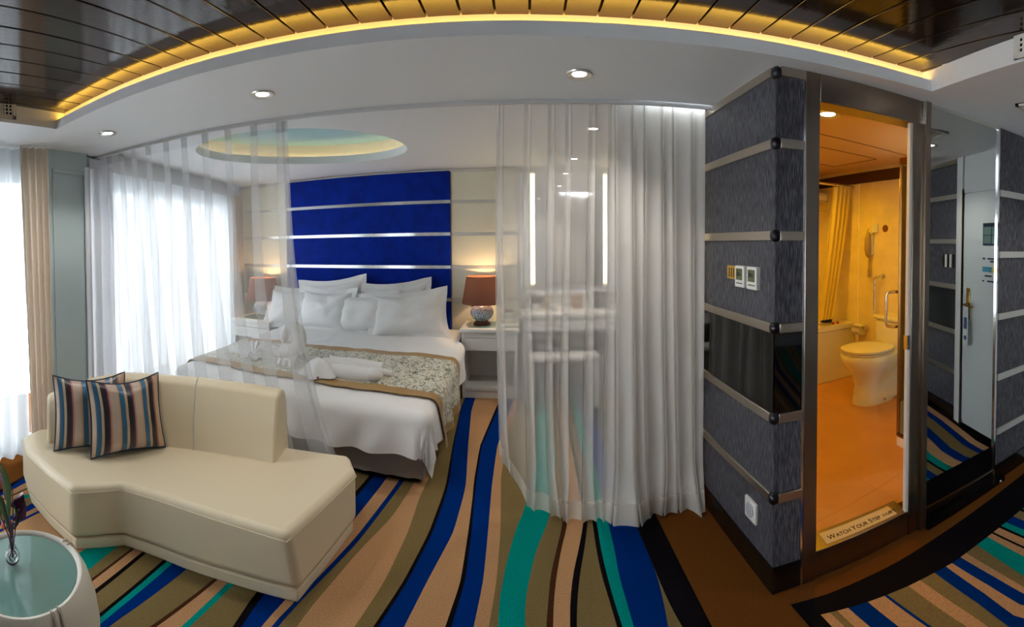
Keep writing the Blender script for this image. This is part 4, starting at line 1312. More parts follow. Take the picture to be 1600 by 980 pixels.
# ------------------------------------------------------------------ pillows
def pillow(name, label, cat, group, loc, w, h, th, rx, rz, mat, flange=0.05, seed=0.0, ry=0.0, piping=None, uv=False):
    root = thing(name, label, cat, loc, group)
    Mx = Matrix.Translation(Vector(loc)) @ Matrix.Rotation(rz, 4, 'Z') @ Matrix.Rotation(rx, 4, 'X') @ Matrix.Rotation(ry, 4, 'Y')
    n = 22

    def pt(u, v, side):
        a, b = 2 * u - 1, 2 * v - 1
        pin = 1 - 0.075 * (1 - b * b) if True else 1
        pib = 1 - 0.10 * (1 - a * a)
        x, z = a * w / 2 * pin, b * h / 2 * pib
        t = (max(0, 1 - abs(a) ** 2.6) * max(0, 1 - abs(b) ** 2.6)) ** 0.55
        wob = noise.noise(Vector((a * 2.2 + seed, b * 2.2, side + seed))) * 0.018 + noise.noise(Vector((a * 6 + seed, b * 5, side * 2 + seed))) * 0.006
        y = side * (t * th / 2 + 0.004) + wob * t * side * (th / 0.16)
        # sag towards the bottom
        y += 0.015 * b * b * seed * 0 
        return Mx @ Vector((x, y, z + h / 2 - 0.02 * (1 - a * a) * (b > 0) * b))
    for side in (-1, 1):
        pass
    mb = MB()
    mb.grid(lambda u, v: pt(u, v, -1), n, n)
    mb.grid(lambda u, v: pt(u, v, 1), n, n)
    uvs = []
    for _ in range(2):
        for j in range(n + 1):
            for i in range(n + 1):
                uvs.append((i / n, j / n))
    mb.build('cover', mat, root, smooth=True, angle=180, uvfn=(lambda k, p: uvs[k]) if uv else None)
    rim = []
    m_ = 16
    for k in range(m_): rim.append((k / m_, 0))
    for k in range(m_): rim.append((1, k / m_))
    for k in range(m_): rim.append((1 - k / m_, 1))
    for k in range(m_): rim.append((0, 1 - k / m_))
    P = [(pt(u, v, -1) + pt(u, v, 1)) / 2 for u, v in rim]
    if piping:
        mb = MB()
        mb.tube(P, 0.0065, n=6, closed=True)
        mb.build('piping', piping, root, smooth=True)
    elif flange:
        c_ = Mx @ Vector((0, 0, h / 2))
        mb = MB()
        N_ = len(P)
        A_, B_ = [], []
        Q = []
        for k, p in enumerate(P):
            u, v = rim[k]
            dx = (1 if u == 1 else -1 if u == 0 else 0)
            dz = (1 if v == 1 else -1 if v == 0 else 0)
            q = p + (Mx.to_3x3() @ Vector((dx, 0.35 * noise.noise(p * 9), dz))) * flange
            Q.append(q)
        nrm = (Mx.to_3x3() @ Vector((0, 1, 0))) * 0.003
        for k in range(N_):
            k2 = (k + 1) % N_
            mb.poly([P[k] - nrm, P[k2] - nrm, Q[k2] - nrm * 0.3, Q[k] - nrm * 0.3])
            mb.poly([P[k] + nrm, P[k2] + nrm, Q[k2] + nrm * 0.3, Q[k] + nrm * 0.3])
        mb.build('flange', mat, root, smooth=True, angle=180)
    return root


PG = 'white pillows leaning on the blue headboard'
pz = lambda y: top_z(y) + 0.02
lean = radians(-24)
pillow('pillow', 'big plain pillow in the front row nearest the right bedside table', 'pillow', PG, (-1.13, 3.90, pz(3.9)), 0.72, 0.43, 0.20, lean, radians(4), linen, seed=1.0, ry=radians(-5))
pillow('pillow', 'middle pillow of the front row half covered by the right one', 'pillow', PG, (-1.62, 3.93, pz(3.93)), 0.62, 0.40, 0.19, lean, radians(-6), linen, seed=2.3, ry=radians(-3))
pillow('pillow', 'front row pillow beside the swan neck towel', 'pillow', PG, (-2.10, 3.95, pz(3.95)), 0.62, 0.42, 0.18, lean, radians(-4), linen, seed=3.1)
pillow('pillow', 'leftmost pillow seen through the left sheer curtain', 'pillow', PG, (-2.50, 3.98, pz(3.98)), 0.58, 0.42, 0.17, lean, radians(8), linen, seed=4.7)
pillow('pillow', 'rear pillow showing a pointed corner between the left and middle front pillows', 'pillow', PG, (-2.03, 4.13, pz(4.13)), 0.74, 0.48, 0.14, radians(-8), 0, linen, seed=5.5, ry=radians(-6))
pillow('pillow', 'rear pillow showing its corner behind the big right pillow', 'pillow', PG, (-1.33, 4.13, pz(4.13)), 0.74, 0.46, 0.14, radians(-8), 0, linen, seed=6.2, ry=radians(-5))

# ------------------------------------------------------------------ folded towels on the runner
towel = M('white_towel', srgb(228, 226, 224), 0.95, bump=0.4, bscale=900, sheen=0.4)
red_bead = M('red_bead', srgb(150, 20, 40), 0.4)


def on_bed(x, y, h=0.0):
    return Vector((x, y, top_z(y) + 0.045 + h))


sw = thing('towel_swan', 'white towel folded as a swan with a tall curved neck', 'towel swan', on_bed(-1.72, 2.86))
p0 = on_bed(-1.76, 2.86)
neck = cr([p0 + Vector((-0.10, 0, 0.06)), p0 + Vector((-0.02, 0, 0.08)), p0 + Vector((0.05, 0, 0.14)), p0 + Vector((0.055, 0, 0.22)), p0 + Vector((0.01, 0, 0.275)), p0 + Vector((-0.05, 0, 0.255)), p0 + Vector((-0.075, -0.01, 0.20)), p0 + Vector((-0.08, -0.02, 0.145))], 6)
MB().tube(neck, [lerp(0.062, 0.036, k / (len(neck) - 1)) if k < len(neck) - 5 else lerp(0.036, 0.014, (k - len(neck) + 5) / 5) for k in range(len(neck))], n=14).build('neck', towel, sw, smooth=True, angle=60)


def wing(u, v, c, dx, sg):
    a = u * pi
    rr = 0.085 * (1 - 0.45 * v)
    return (c.x + dx * v, c.y + rr * cos(a) * 1.2 + 0.012 * sin(v * 40), c.z + rr * sin(a) * (1 - 0.5 * v) + 0.006 * sin(u * 24 + v * 6))


MB().grid(lambda u, v: wing(u, v, on_bed(-1.70, 2.86, -0.02), -0.34, 1), 20, 30).build('body', towel, sw, smooth=True, angle=180)
mb = MB()
for k, (dx, dy) in enumerate(((-0.34, 0.05), (-0.36, -0.02), (-0.30, 0.09))):
    tip = on_bed(-1.72 + dx, 2.86 + dy, 0.09 - 0.02 * k)
    base = on_bed(-1.76, 2.86 + dy * 0.6, 0.02)
    mb.grid(lambda u, v: Vector((lerp(base.x, tip.x, v), lerp(base.y, tip.y, v) + (u - 0.5) * 0.10 * (1 - v * 0.85), lerp(base.z, tip.z, v) + 0.02 * cos((u - 0.5) * 3))), 6, 8)
mb.build('wings', towel, sw, smooth=True, angle=180)

tf = thing('towel_figure', 'white towels rolled and draped into a lying figure beside the swan', 'towel figure', on_bed(-1.35, 2.80))
for k, (y, x0, x1, z, r) in enumerate(((2.90, -1.46, -1.02, 0.04, 0.05), (2.74, -1.40, -1.05, 0.04, 0.056), (2.84, -1.22, -0.93, 0.032, 0.028))):
    a, b = on_bed(x0, y, z - 0.02), on_bed(x1, y - 0.02, z - 0.02)
    pts = [a.lerp(b, q / 10) for q in range(11)]
    MB().tube(pts, [r * (0.8 + 0.25 * sin(q * 0.31)) for q in range(11)], n=14).build('rolled_towel', towel, tf, smooth=True, angle=60)
MB().lathe(on_bed(-1.03, 2.72, 0.035), [(0, -0.045), (0.03, -0.04), (0.05, -0.01), (0.045, 0.02), (0.02, 0.04), (0, 0.043)], n=16, sx=1.3).build('towel_ball', towel, tf, smooth=True, angle=60)


def cape(u, v):
    """cloth hung over the head of the figure, spreading in soft folds onto the runner"""
    a = lerp(-1.05, 0.25, u) * pi
    rr = (0.015 + 0.155 * v ** 0.8) * (1 + 0.10 * sin(a * 7) * v)
    x = -1.445 + rr * 0.95 * cos(a)
    y = 2.745 + rr * 0.95 * sin(a)
    z = top_z(y) + 0.045 + 0.10 * (1 - v ** 1.5) + 0.010 * sin(a * 7 + 1) * v * (1 - v)
    return (x, y, z)


MB().grid(cape, 48, 14).build('draped_towel', towel, tf, smooth=True, angle=180)
MB().grid(lambda u, v: (lerp(-1.44, -1.20, v) + 0.05 * u, 2.86 - 0.10 * u - 0.03 * v + 0.03 * sin(v * 3), top_z(2.8) + 0.115 + 0.03 * sin(u * pi) - 0.05 * v + 0.006 * sin(u * 14)), 12, 16).build('draped_towel', towel, tf, smooth=True, angle=180)
MB().lathe(on_bed(-1.405, 2.60, 0.003), [(0, 0), (0.008, 0.002), (0.008, 0.008), (0, 0.011)], n=10).build('bead', red_bead, tf)
fan = thing('towel_fan', 'white towel pleated into a fan at the window side of the runner', 'towel fan', on_bed(-2.2, 2.9))


def fanfn(u, v):
    a = lerp(0.05, 0.95, u) * pi
    zz = 0.012 * (1 if int(u * 28) % 2 else -1) * v
    c = on_bed(-2.12, 2.80)
    return (c.x + 0.30 * v * cos(a), c.y + 0.12 * v * sin(a) + 0.04 * zz, c.z + 0.055 + 0.10 * v * sin(a) + zz - 0.05)


MB().grid(fanfn, 56, 8).build('pleats', towel, fan, smooth=False)
MB().tube([on_bed(-2.17, 2.77, 0.0), on_bed(-2.12, 2.76, 0.03), on_bed(-2.05, 2.77, 0.0)], [0.02, 0.028, 0.02], n=10).build('knot', towel, fan, smooth=True)
MB().lathe(on_bed(-2.115, 2.735, 0.03), [(0, 0), (0.008, 0.002), (0.008, 0.008), (0, 0.011)], n=10).build('bead', red_bead, fan)


# ================================================================== BEDSIDE TABLES AND LAMPS
def nightstand(x0, x1, y0, y1, zt, label):
    t = thing('bedside_table', label, 'bedside table', ((x0 + x1) / 2, (y0 + y1) / 2, 0), 'white bedside tables')
    box('top', (x0 - 0.015, y0 - 0.02, zt - 0.035), (x1 + 0.015, y1, zt), white_gloss, t, bevel=0.006)
    box('glass_inlay', (x0 + 0.05, y0 + 0.05, zt), (x1 - 0.05, y1 - 0.04, zt + 0.003), glass_green, t)
    for xa, xb in ((x0, x0 + 0.03), (x1 - 0.03, x1)):
        box('side_panel', (xa, y0, 0.0), (xb, y1 - 0.01, zt - 0.035), white_gloss, t, bevel=0.003)
    box('back_panel', (x0 + 0.03, y1 - 0.03, 0.03), (x1 - 0.03, y1 - 0.012, zt - 0.035), white_gloss, t)
    box('apron', (x0 + 0.03, y0 + 0.006, zt - 0.085), (x1 - 0.03, y0 + 0.03, zt - 0.035), white_gloss, t)
    dr = box('drawer', (x0 + 0.03, y0 - 0.004, zt - 0.205), (x1 - 0.03, y1 - 0.04, zt - 0.09), white_gloss, t, bevel=0.004)
    box('shelf', (x0 + 0.03, y0 + 0.01, 0.075), (x1 - 0.03, y1 - 0.03, 0.10), white_gloss, t)
    box('plinth', (x0 + 0.03, y0 + 0.02, 0.0), (x1 - 0.03, y1 - 0.03, 0.075), white_gloss, t)
    return t


NSZ = 0.655
nightstand(-0.605, -0.085, 3.90, YH - 0.03, NSZ, 'white bedside table with open shelf on the right of the bed')
nightstand(-3.24, -2.72, 3.90, YH - 0.03, 0.60, 'white bedside table behind the left sheer curtain by the window')


def porcelain():
    m = bpy.data.materials.new('blue_white_porcelain')
    m.use_nodes = True
    nt = m.node_tree
    b = nt.nodes['Principled BSDF']
    b.inputs['Roughness'].default_value = 0.15
    tc = nt.nodes.new('ShaderNodeTexCoord')
    v = nt.nodes.new('ShaderNodeTexVoronoi')
    v.feature = 'DISTANCE_TO_EDGE'
    v.inputs['Scale'].default_value = 70
    nt.links.new(tc.outputs['Object'], v.inputs['Vector'])
    r = nt.nodes.new('ShaderNodeValToRGB')
    r.color_ramp.elements[0].position = 0.08
    r.color_ramp.elements[0].color = srgb(206, 210, 214)
    r.color_ramp.elements[1].position = 0.16
    r.color_ramp.elements[1].color = srgb(62, 92, 124)
    nt.links.new(v.outputs['Distance'], r.inputs[0])
    nt.links.new(r.outputs[0], b.inputs['Base Color'])
    return m


porc = porcelain()
shade_cloth = fabric_sheer('lamp_shade_cloth', srgb(120, 82, 68), 1.0, 0.06)


def lamp(x, y, z, label):
    t = thing('table_lamp', label, 'table lamp', (x, y, z), 'porcelain table lamps')
    MB().lathe((x, y, z), [(0, 0), (0.085, 0), (0.088, 0.012), (0.075, 0.02), (0.065, 0.028), (0.06, 0.034), (0, 0.034)], n=28).build('base', lamp_wood, t, smooth=True)
    prof = [(0.05, 0.034), (0.088, 0.06), (0.112, 0.095), (0.115, 0.125), (0.102, 0.158), (0.07, 0.185), (0.035, 0.20), (0.03, 0.215), (0, 0.215)]
    MB().lathe((x, y, z), prof, n=36).build('porcelain_body', porc, t, smooth=True, angle=60)
    MB().lathe((x, y, z), [(0.012, 0.21), (0.012, 0.27), (0.02, 0.275), (0.02, 0.30), (0, 0.30)], n=12).build('neck', brass, t, smooth=True)
    MB().lathe((x, y, z), [(0.195, 0.205), (0.150, 0.470)], n=40).build('shade', shade_cloth, t, smooth=True)
    sh_ = t.children[-1]
    mb = MB()
    for a in (0, 2.1, 4.2):
        mb.tube([(x, y, z + 0.455), (x + 0.15 * cos(a), y + 0.15 * sin(a), z + 0.465)], 0.002, n=4)
    mb.build('spider', brass, sh_)
    MB().lathe((x, y, z), [(0, 0.30), (0.02, 0.31), (0.03, 0.34), (0.02, 0.37), (0, 0.375)], n=14).build('bulb', bulb_warm, t, smooth=True)
    d = bpy.data.lights.new('bulb_light', 'POINT')
    d.energy = 5
    d.color = (1.0, 0.66, 0.32)
    d.shadow_soft_size = 0.03
    lo = bpy.data.objects.new('bulb_light', d)
    lo.location = (x, y, z + 0.40)
    col.objects.link(lo)
    attach(lo, t)
    return t


lamp(-0.435, 4.12, NSZ + 0.004, 'lit lamp with brown shade and blue white porcelain base right of the bed')
lamp(-2.955, 4.12, 0.604, 'brown shaded porcelain lamp behind the left sheer curtain')
sw_ = box('wall_socket', (-0.57, YH - 0.035, 0.80), (-0.50, YH - 0.018, 0.90), dark_wood, None, bevel=0.004)
tag(sw_, 'small brown wall socket behind the right table lamp', 'socket')
ck = thing('table_clock', 'small arched white clock on the right bedside table', 'clock', (-0.165, 4.02, NSZ))
mb = MB()
arch = [(-0.055 * cos(a), 0.06 + 0.075 * sin(a)) for a in [pi * k / 16 for k in range(17)]]
arch = [(-0.055, 0.0)] + arch + [(0.055, 0.0)]
for (x0, z0), (x1, z1) in zip(arch, arch[1:]):
    pass
MB().tube([(-0.165 + a, 4.02, NSZ + 0.025 + b) for a, b in arch], 0.012, n=8).build('arch', M('clock_grey', srgb(130, 132, 136), 0.4), ck, smooth=True)
box('base', (-0.245, 3.98, NSZ + 0.003), (-0.085, 4.06, NSZ + 0.028), white_gloss, ck, bevel=0.005)
mb = MB()
mb.tube([(-0.165, 4.015, NSZ + 0.10), (-0.165, 4.025, NSZ + 0.10)], 0.042, n=20)
mb.build('dial', white_gloss, ck)

# ================================================================== VANITY DESK
dk = thing('vanity_desk', 'white vanity desk with drawers behind the right sheer curtain', 'desk', (0.44, 4.1, 0))
DX0, DX1, DY0_, DY1_, DZ = -0.045, 0.925, 3.86, YH - 0.02, 0.80
box('top', (DX0, DY0_ - 0.02, DZ - 0.04), (DX1, DY1_, DZ), white_gloss, dk, bevel=0.005)
for a, b in ((DX0 + 0.01, DX0 + 0.05), (DX1 - 0.05, DX1 - 0.01)):
    box('leg', (a, DY0_, 0), (b, DY0_ + 0.05, DZ - 0.04), white_gloss, dk)
    box('leg', (a, DY1_ - 0.06, 0), (b, DY1_ - 0.01, DZ - 0.04), white_gloss, dk)
for k in range(2):
    xa = DX0 + 0.055 + 0.43 * k
    box('drawer', (xa, DY0_ - 0.002, DZ - 0.16), (xa + 0.425, DY1_ - 0.05, DZ - 0.045), white_gloss, dk, bevel=0.003)
box('upstand', (DX0, YH - 0.036, DZ), (DX1, YH - 0.018, DZ + 0.14), white_gloss, dk)
box('modesty_panel', (DX0 + 0.05, YH - 0.05, 0.06), (DX1 - 0.05, YH - 0.035, DZ - 0.05), M('vanity_grey', srgb(132, 130, 130), 0.5), dk)
st = thing('vanity_stool', 'low white stool tucked before the vanity desk', 'stool', (0.32, 3.72, 0))
box('seat', (0.02, 3.66, 0.415), (0.64, 3.84, 0.46), white_gloss, st, bevel=0.008)
for x in (0.025, 0.59):
    for y in (3.67, 3.79):
        box('leg', (x, y, 0), (x + 0.045, y + 0.045, 0.42), white_gloss, st)
vm = thing('vanity_mirror', 'wall mirror with two glowing vertical light strips above the desk', 'mirror', (0.44, YH - 0.02, 1.6))
box('mirror_plate', (0.085, YH - 0.03, 1.015), (0.790, YH - 0.018, 2.165), mirror_clear, vm)
for xa, xb in ((-0.06, 0.04), (0.835, 0.94)):
    box('side_panel', (xa, YH - 0.035, 1.0), (xb, YH - 0.018, 2.175), white_paint, vm)
for xa in (0.045, 0.797):
    box('light_strip', (xa, YH - 0.033, 1.03), (xa + 0.045, YH - 0.017, 2.15), led_vanity, vm)
ITEMS = [
    ('tissue_box', 'dark grey box at the left end of the vanity desk', 'box', (0.0, 4.20, 0.16, 0.10, 0.115), srgb(104, 98, 100)),
    ('tea_tin', 'cream tin beside the grey box on the vanity desk', 'tin', (0.17, 4.13, 0.07, 0.07, 0.11), srgb(196, 170, 128)),
    ('wooden_caddy', 'small wooden caddy at the middle of the vanity desk', 'caddy', (0.46, 4.18, 0.10, 0.08, 0.13), srgb(168, 128, 92)),
    ('dark_box', 'dark square box at the right end of the vanity desk', 'box', (0.68, 4.15, 0.17, 0.10, 0.16), srgb(96, 84, 84)),
]
for nm, lb, ct, (x, y, w, d, h), c in ITEMS:
    root = thing(nm, lb, ct, (x + w / 2, y + d / 2, DZ))
    box('body', (x, y, DZ), (x + w, y + d, DZ + h * 0.8), M(nm + '_m', c, 0.5), root, bevel=0.006)
    box('lid', (x - 0.003, y - 0.003, DZ + h * 0.8), (x + w + 0.003, y + d + 0.003, DZ + h), M(nm + '_m', c, 0.5), root, bevel=0.004)
for k, (x, y) in enumerate(((0.09, 4.07), (0.27, 4.06))):
    c = thing('teacup', ('white teacup near the left end of the vanity desk', 'white teacup beside the cream tin')[k], 'cup', (x, y, DZ), 'cups on the vanity desk')
    MB().lathe((x, y, DZ), [(0, 0.002), (0.02, 0), (0.024, 0.005), (0.036, 0.04), (0.038, 0.06), (0.035, 0.06), (0.03, 0.02), (0, 0.012)], n=20).build('bowl', ceramic, c, smooth=True)
    MB().tube([(x + 0.035 + 0.016 * sin(t), y, DZ + 0.035 + 0.016 * cos(t)) for t in [pi * q / 8 for q in range(9)]], 0.004, n=6).build('handle', ceramic, c, smooth=True)

# ================================================================== CURTAINS
def sheer(name, label, cat, fn, nu, nv, mat, hem=None, group=None, head=None, zone=None):
    t = thing(name, label, cat, fn(0.5, 1.0), group)
    v1 = 0.035 if head else 0.0
    v2 = 0.955 if hem else 1.0
    MB().grid(lambda u, v: fn(u, lerp(v1, v2, v)), nu, nv, (lambda u, v: 0 if u < zone else 1) if zone else 0).build('cloth', mat, t, smooth=True, angle=180)
    if head:
        MB().grid(lambda u, v: fn(u, lerp(0, v1, v)), nu, 2).build('heading_tape', head, t, smooth=True, angle=180)
    if hem:
        MB().grid(lambda u, v: fn(u, lerp(v2, 1.0, v)), nu, 3).build('hem', hem, t, smooth=True, angle=180)
    return t


def pleats(cells, u, v, open_=0.5):
    """cells: (x0, x1, layers) spans; the cloth lies flat across part of a span, then folds back on itself at a pleat"""
    n = len(cells)
    k = min(int(u * n), n - 1)
    t = u * n - k
    x0, x1, lay = cells[k]
    w = x1 - x0
    if lay > 3:                                # heavily gathered cloth: wide soft folds
        pw_ = w * 0.97
        ft = 0.06
    else:
        pw_ = min(w * 0.8, lerp(0.022, 0.022 + open_ * 0.05, v) + w * 0.05)
        ft = 0.4
    a = w - pw_
    if t < ft:
        q = t / ft
        return x0 + a * q, 0.012 * sin(q * pi) * (0.4 + v)
    q = (t - ft) / (1 - ft) * lay              # the layers of a pleat, forth and back
    m_ = min(int(q), lay - 1)
    r_ = q - m_
    r_ = r_ * r_ * (3 - 2 * r_)
    f = r_ if m_ % 2 == 0 else 1 - r_
    dep = lerp(0.022, 0.05, v) * (1.0 if lay <= 3 else 1.25)
    y = dep * (sin(f * pi) * 0.5 - (m_ / max(1, lay - 1) - 0.5) * 0.9)
    return x0 + a + pw_ * f, y


def cells_from(xs__, lay=3):
    return [(a, b, lay) for a, b in zip(xs__, xs__[1:])]


RCELL = cells_from([-0.150, -0.112, 0.03, 0.150, 0.235, 0.36, 0.455]) + cells_from([0.455, 0.545, 0.605, 0.70, 0.755, 0.86, 0.925], 5)


def right_sheer(u, v):
    xt, dy = pleats(RCELL, u, v, 0.6)
    t = (xt + 0.15) / 1.075
    x = xt + 0.022 * v * v * sin(t * 9 + 0.3) - 0.012 * sin(pi * v) * (1 - t) + 0.030 * v * noise.noise(Vector((t * 5, v * 1.5, 4.2)))
    y = trk(xt) + 0.055 + dy + 0.04 * v * sin(t * 7 + 0.6) + 0.035 * v * noise.noise(Vector((t * 9, v * 2.0, 1.7)))
    if v > 0.88:                                    # trailing hem
        q = ((v - 0.88) / 0.12) ** 1.3
        y -= 0.11 * q * max(0, sin(t * 19 + 2.2)) * t ** 1.5
        x += 0.02 * q * sin(t * 30)
    lift = 0.30 * max(0.0, 1 - t / 0.16) ** 2.0 + 0.035 * (1 + sin(t * 12 + 0.4)) * 0.5
    return (min(x, 0.938), y, lerp(H + 0.004, 0.006 + lift, v))


sheer('sheer_curtain', 'white sheer curtain gathered to the right beside the slate wall', 'curtain', right_sheer, len(RCELL) * 36, 40, [sheer_c, sheer_b], sheer_hem, 'white sheer room curtains', None, 6.0 / len(RCELL))
LCELL = cells_from([-2.87, -2.80, -2.66, -2.53, -2.40, -2.26, -2.10, -1.95, -1.79, -1.63, -1.46, -1.30, -1.275])


def left_sheer(u, v):
    xt, dy = pleats(LCELL, u, v, 0.9)
    t = (xt + 2.87) / 1.595
    x = xt + 0.27 * v ** 3.2 * t ** 1.5 + 0.02 * v * sin(t * 20) - 0.02 * sin(pi * v) * t
    y = trk(xt) + 0.045 + dy + 0.16 * v + 0.02 * v * sin(t * 12)
    return (x, y, lerp(H + 0.004, 0.01, v))


sheer('sheer_curtain', 'white sheer curtain drawn across the window side behind the sofa', 'curtain', left_sheer, 12 * 16, 30, sheer_a, sheer_hem, 'white sheer room curtains', sheer_head)


def win1(u, v):
    y = lerp(0.45, 1.12, u)
    return (-2.74 + 0.028 * sin(u * 2 * pi * 6.5) + 0.05 * v * (u > 0.9) * (u - 0.9) * 6, y, lerp(2.155, 0.03, v))


sheer('window_sheer', 'bright white sheer over the window left of the pier', 'curtain', win1, 120, 8, sheer_win, None, 'window sheers')


def win2(u, v):
    s_ = lerp(0.0, 2.40, u)
    return Wb(s_, 0.085 + 0.022 * sin(u * 2 * pi * 22), lerp(2.05, 0.03, v))


sheer('window_sheer', 'bright white sheer over the bedroom window behind the left curtain', 'curtain', win2, 220, 8, sheer_win, None, 'window sheers')


def drape1(u, v):
    y = lerp(lerp(1.075, 1.115, v), 1.295, u)
    x = -2.685 + 0.028 * sin(u * 2 * pi * 4.5 + 0.5) * (0.8 + 0.2 * v) + 0.02 * v * (1 - u)
    return (x, y, lerp(2.16, 0.015, v))


sheer('drape', 'beige pleated drape hanging left of the grey pier', 'drape', drape1, 80, 10, drape_mat, None, 'beige drapes')


def drape2(u, v):
    return Wb(lerp(2.32, 2.62, u), 0.11 + 0.03 * sin(u * 2 * pi * 4), lerp(2.05, 0.02, v))


sheer('drape', 'pinkish beige drape at the far end of the bedroom window', 'drape', drape2, 60, 6, drape_mat, None, 'beige drapes')

def drape3(u, v):
    return Wb(lerp(-0.105, 0.17, u), lerp(0.10, 0.13, u) + 0.025 * sin(u * 2 * pi * 3), lerp(2.05, 0.02, v))


sheer('drape', 'narrow pale drape between the grey pier and the bedroom window', 'drape', drape3, 48, 6, fabric_sheer('pale_drape', srgb(232, 230, 232), 1.0, 0.55), None, 'beige drapes')

# ================================================================== SOFA
sofa = thing('sofa', 'cream leather angular sofa with curved backrest', 'sofa', (-1.6, 1.5, 0))
ZSEAT = 0.305
front = cr([(-1.690, 1.170, 0), (-1.52, 1.245, 0), (-1.34, 1.300, 0), (-1.12, 1.355, 0), (-0.905, 1.395, 0)], 5)
seat_poly = [(p.x, p.y) for p in front] + [(-0.845, 1.955), (-0.945, 2.095)]
back_out = cr([(-0.945, 2.095, 0), (-1.28, 2.03, 0), (-1.70, 1.92, 0), (-2.10, 1.70, 0), (-2.40, 1.38, 0), (-2.50, 1.10, 0)], 5)
seat_poly += [(p.x, p.y) for p in back_out[1:]]
seat_poly += [(-2.44, 0.955), (-2.26, 0.915), (-2.02, 0.925), (-1.800, 0.955)]
def flare(p, k=1.0):
    w = max(0.0, 1 - hypot(p[0] + 0.905, p[1] - 1.395) / 0.5)
    return (p[0] + 0.028 * w * k, p[1] + 0.05 * w * k)


mb = MB()
lo_ = [mb.vert((*flare(p), 0.052)) for p in seat_poly]
hi_ = [mb.vert((p[0], p[1], ZSEAT)) for p in seat_poly]
ns_ = len(seat_poly)
for k in range(ns_):
    mb.face((lo_[k], lo_[(k + 1) % ns_], hi_[(k + 1) % ns_], hi_[k]))
mb.face(hi_)
mb.face(lo_[::-1])
mb.build('seat_base', leather, sofa, bevel=0.03, segs=4)
MB().tube([(p[0], p[1], ZSEAT - 0.029) for p in seat_poly], 0.0026, n=5, closed=True).build('seat_piping', leather, sofa, smooth=True)
c_ = Vector((sum(p[0] for p in seat_poly) / len(seat_poly), sum(p[1] for p in seat_poly) / len(seat_poly)))
MB().prism([(c_.x + (p[0] - c_.x) * 0.982, c_.y + (p[1] - c_.y) * 0.972) for p in [flare(q) for q in seat_poly]], 0.0, 0.05).build('plinth', leather, sofa, bevel=0.006)
spine = cr([(-1.275, 1.93, 0), (-1.48, 1.875, 0), (-1.75, 1.765, 0), (-2.0, 1.60, 0), (-2.22, 1.38, 0), (-2.37, 1.10, 0)], 6)
mb = MB()
secs = []
for k, p in enumerate(spine):
    d = (spine[min(k + 1, len(spine) - 1)] - spine[max(k - 1, 0)]).normalized()
    nrm = Vector((d.y, -d.x, 0))
    if nrm.dot(Vector((-1.6, 1.2, 0)) - p) < 0:
        nrm = -nrm
    t = k / (len(spine) - 1)
    zt = interp([(0, 0.655), (0.35, 0.675), (0.7, 0.685), (0.85, 0.64), (1, 0.55)], t)
    prof = [(0.105, ZSEAT - 0.02), (0.085, 0.45), (0.045, zt - 0.035), (0.02, zt - 0.008), (-0.02, zt), (-0.07, zt - 0.01), (-0.095, zt - 0.05), (-0.12, 0.42), (-0.13, ZSEAT - 0.02)]
    secs.append([mb.vert(p + nrm * a + Vector((0, 0, z))) for a, z in prof])
for A_, B_ in zip(secs, secs[1:]):
    for k in range(len(A_) - 1):
        mb.face((A_[k], A_[k + 1], B_[k + 1], B_[k]))
mb.face(secs[0])
mb.face(secs[-1][::-1])
mb.build('backrest', leather, sofa, smooth=True, angle=50, bevel=0.018, segs=3)
k = 12
seam_pts = []
p = spine[k]
d = (spine[k + 1] - spine[k - 1]).normalized()
nrm = Vector((d.y, -d.x, 0))
if nrm.dot(Vector((-1.6, 1.2, 0)) - p) < 0:
    nrm = -nrm
for a, z in [(0.106, ZSEAT), (0.086, 0.45), (0.046, 0.64), (0.021, 0.668), (-0.02, 0.677)]:
    seam_pts.append(p + nrm * a + Vector((0, 0, z)))
MB().tube(seam_pts, 0.0035, n=5).build('seam', leather_pale, sofa, smooth=True)

CST = [(0.0, srgb(196, 168, 140)), (0.05, srgb(30, 92, 128)), (0.115, srgb(196, 172, 140)), (0.15, srgb(26, 20, 34)), (0.215, srgb(88, 34, 62)), (0.235, srgb(182, 132, 112)),
       (0.26, srgb(200, 178, 160)), (0.36, srgb(204, 160, 118)), (0.385, srgb(34, 100, 138)), (0.455, srgb(200, 170, 136)), (0.49, srgb(26, 20, 34)), (0.555, srgb(88, 34, 62)),
       (0.575, srgb(182, 132, 112)), (0.60, srgb(200, 178, 160)), (0.69, srgb(204, 160, 118)), (0.715, srgb(34, 100, 138)), (0.785, srgb(200, 170, 136)), (0.82, srgb(26, 20, 34)), (0.885, srgb(150, 96, 90)), (0.91, srgb(206, 172, 140))]
cst_m = ramp_material('striped_satin', CST, 0, rough=0.35, sheen=0.3)
navy = M('navy_piping', srgb(24, 50, 78), 0.5)
CG = 'striped scatter cushions on the sofa'
pillow('cushion', 'striped satin scatter cushion in front overlapping its twin', 'cushion', CG, (-1.905, 1.375, ZSEAT + 0.008), 0.43, 0.41, 0.14, radians(-14), radians(70), cst_m, flange=0, seed=0.4, piping=navy, uv=True)
pillow('cushion', 'striped satin scatter cushion half hidden behind the other by the drape', 'cushion', CG, (-2.07, 1.235, ZSEAT + 0.008), 0.43, 0.41, 0.13, radians(-16), radians(64), cst_m, flange=0, seed=1.4, piping=navy, uv=True)

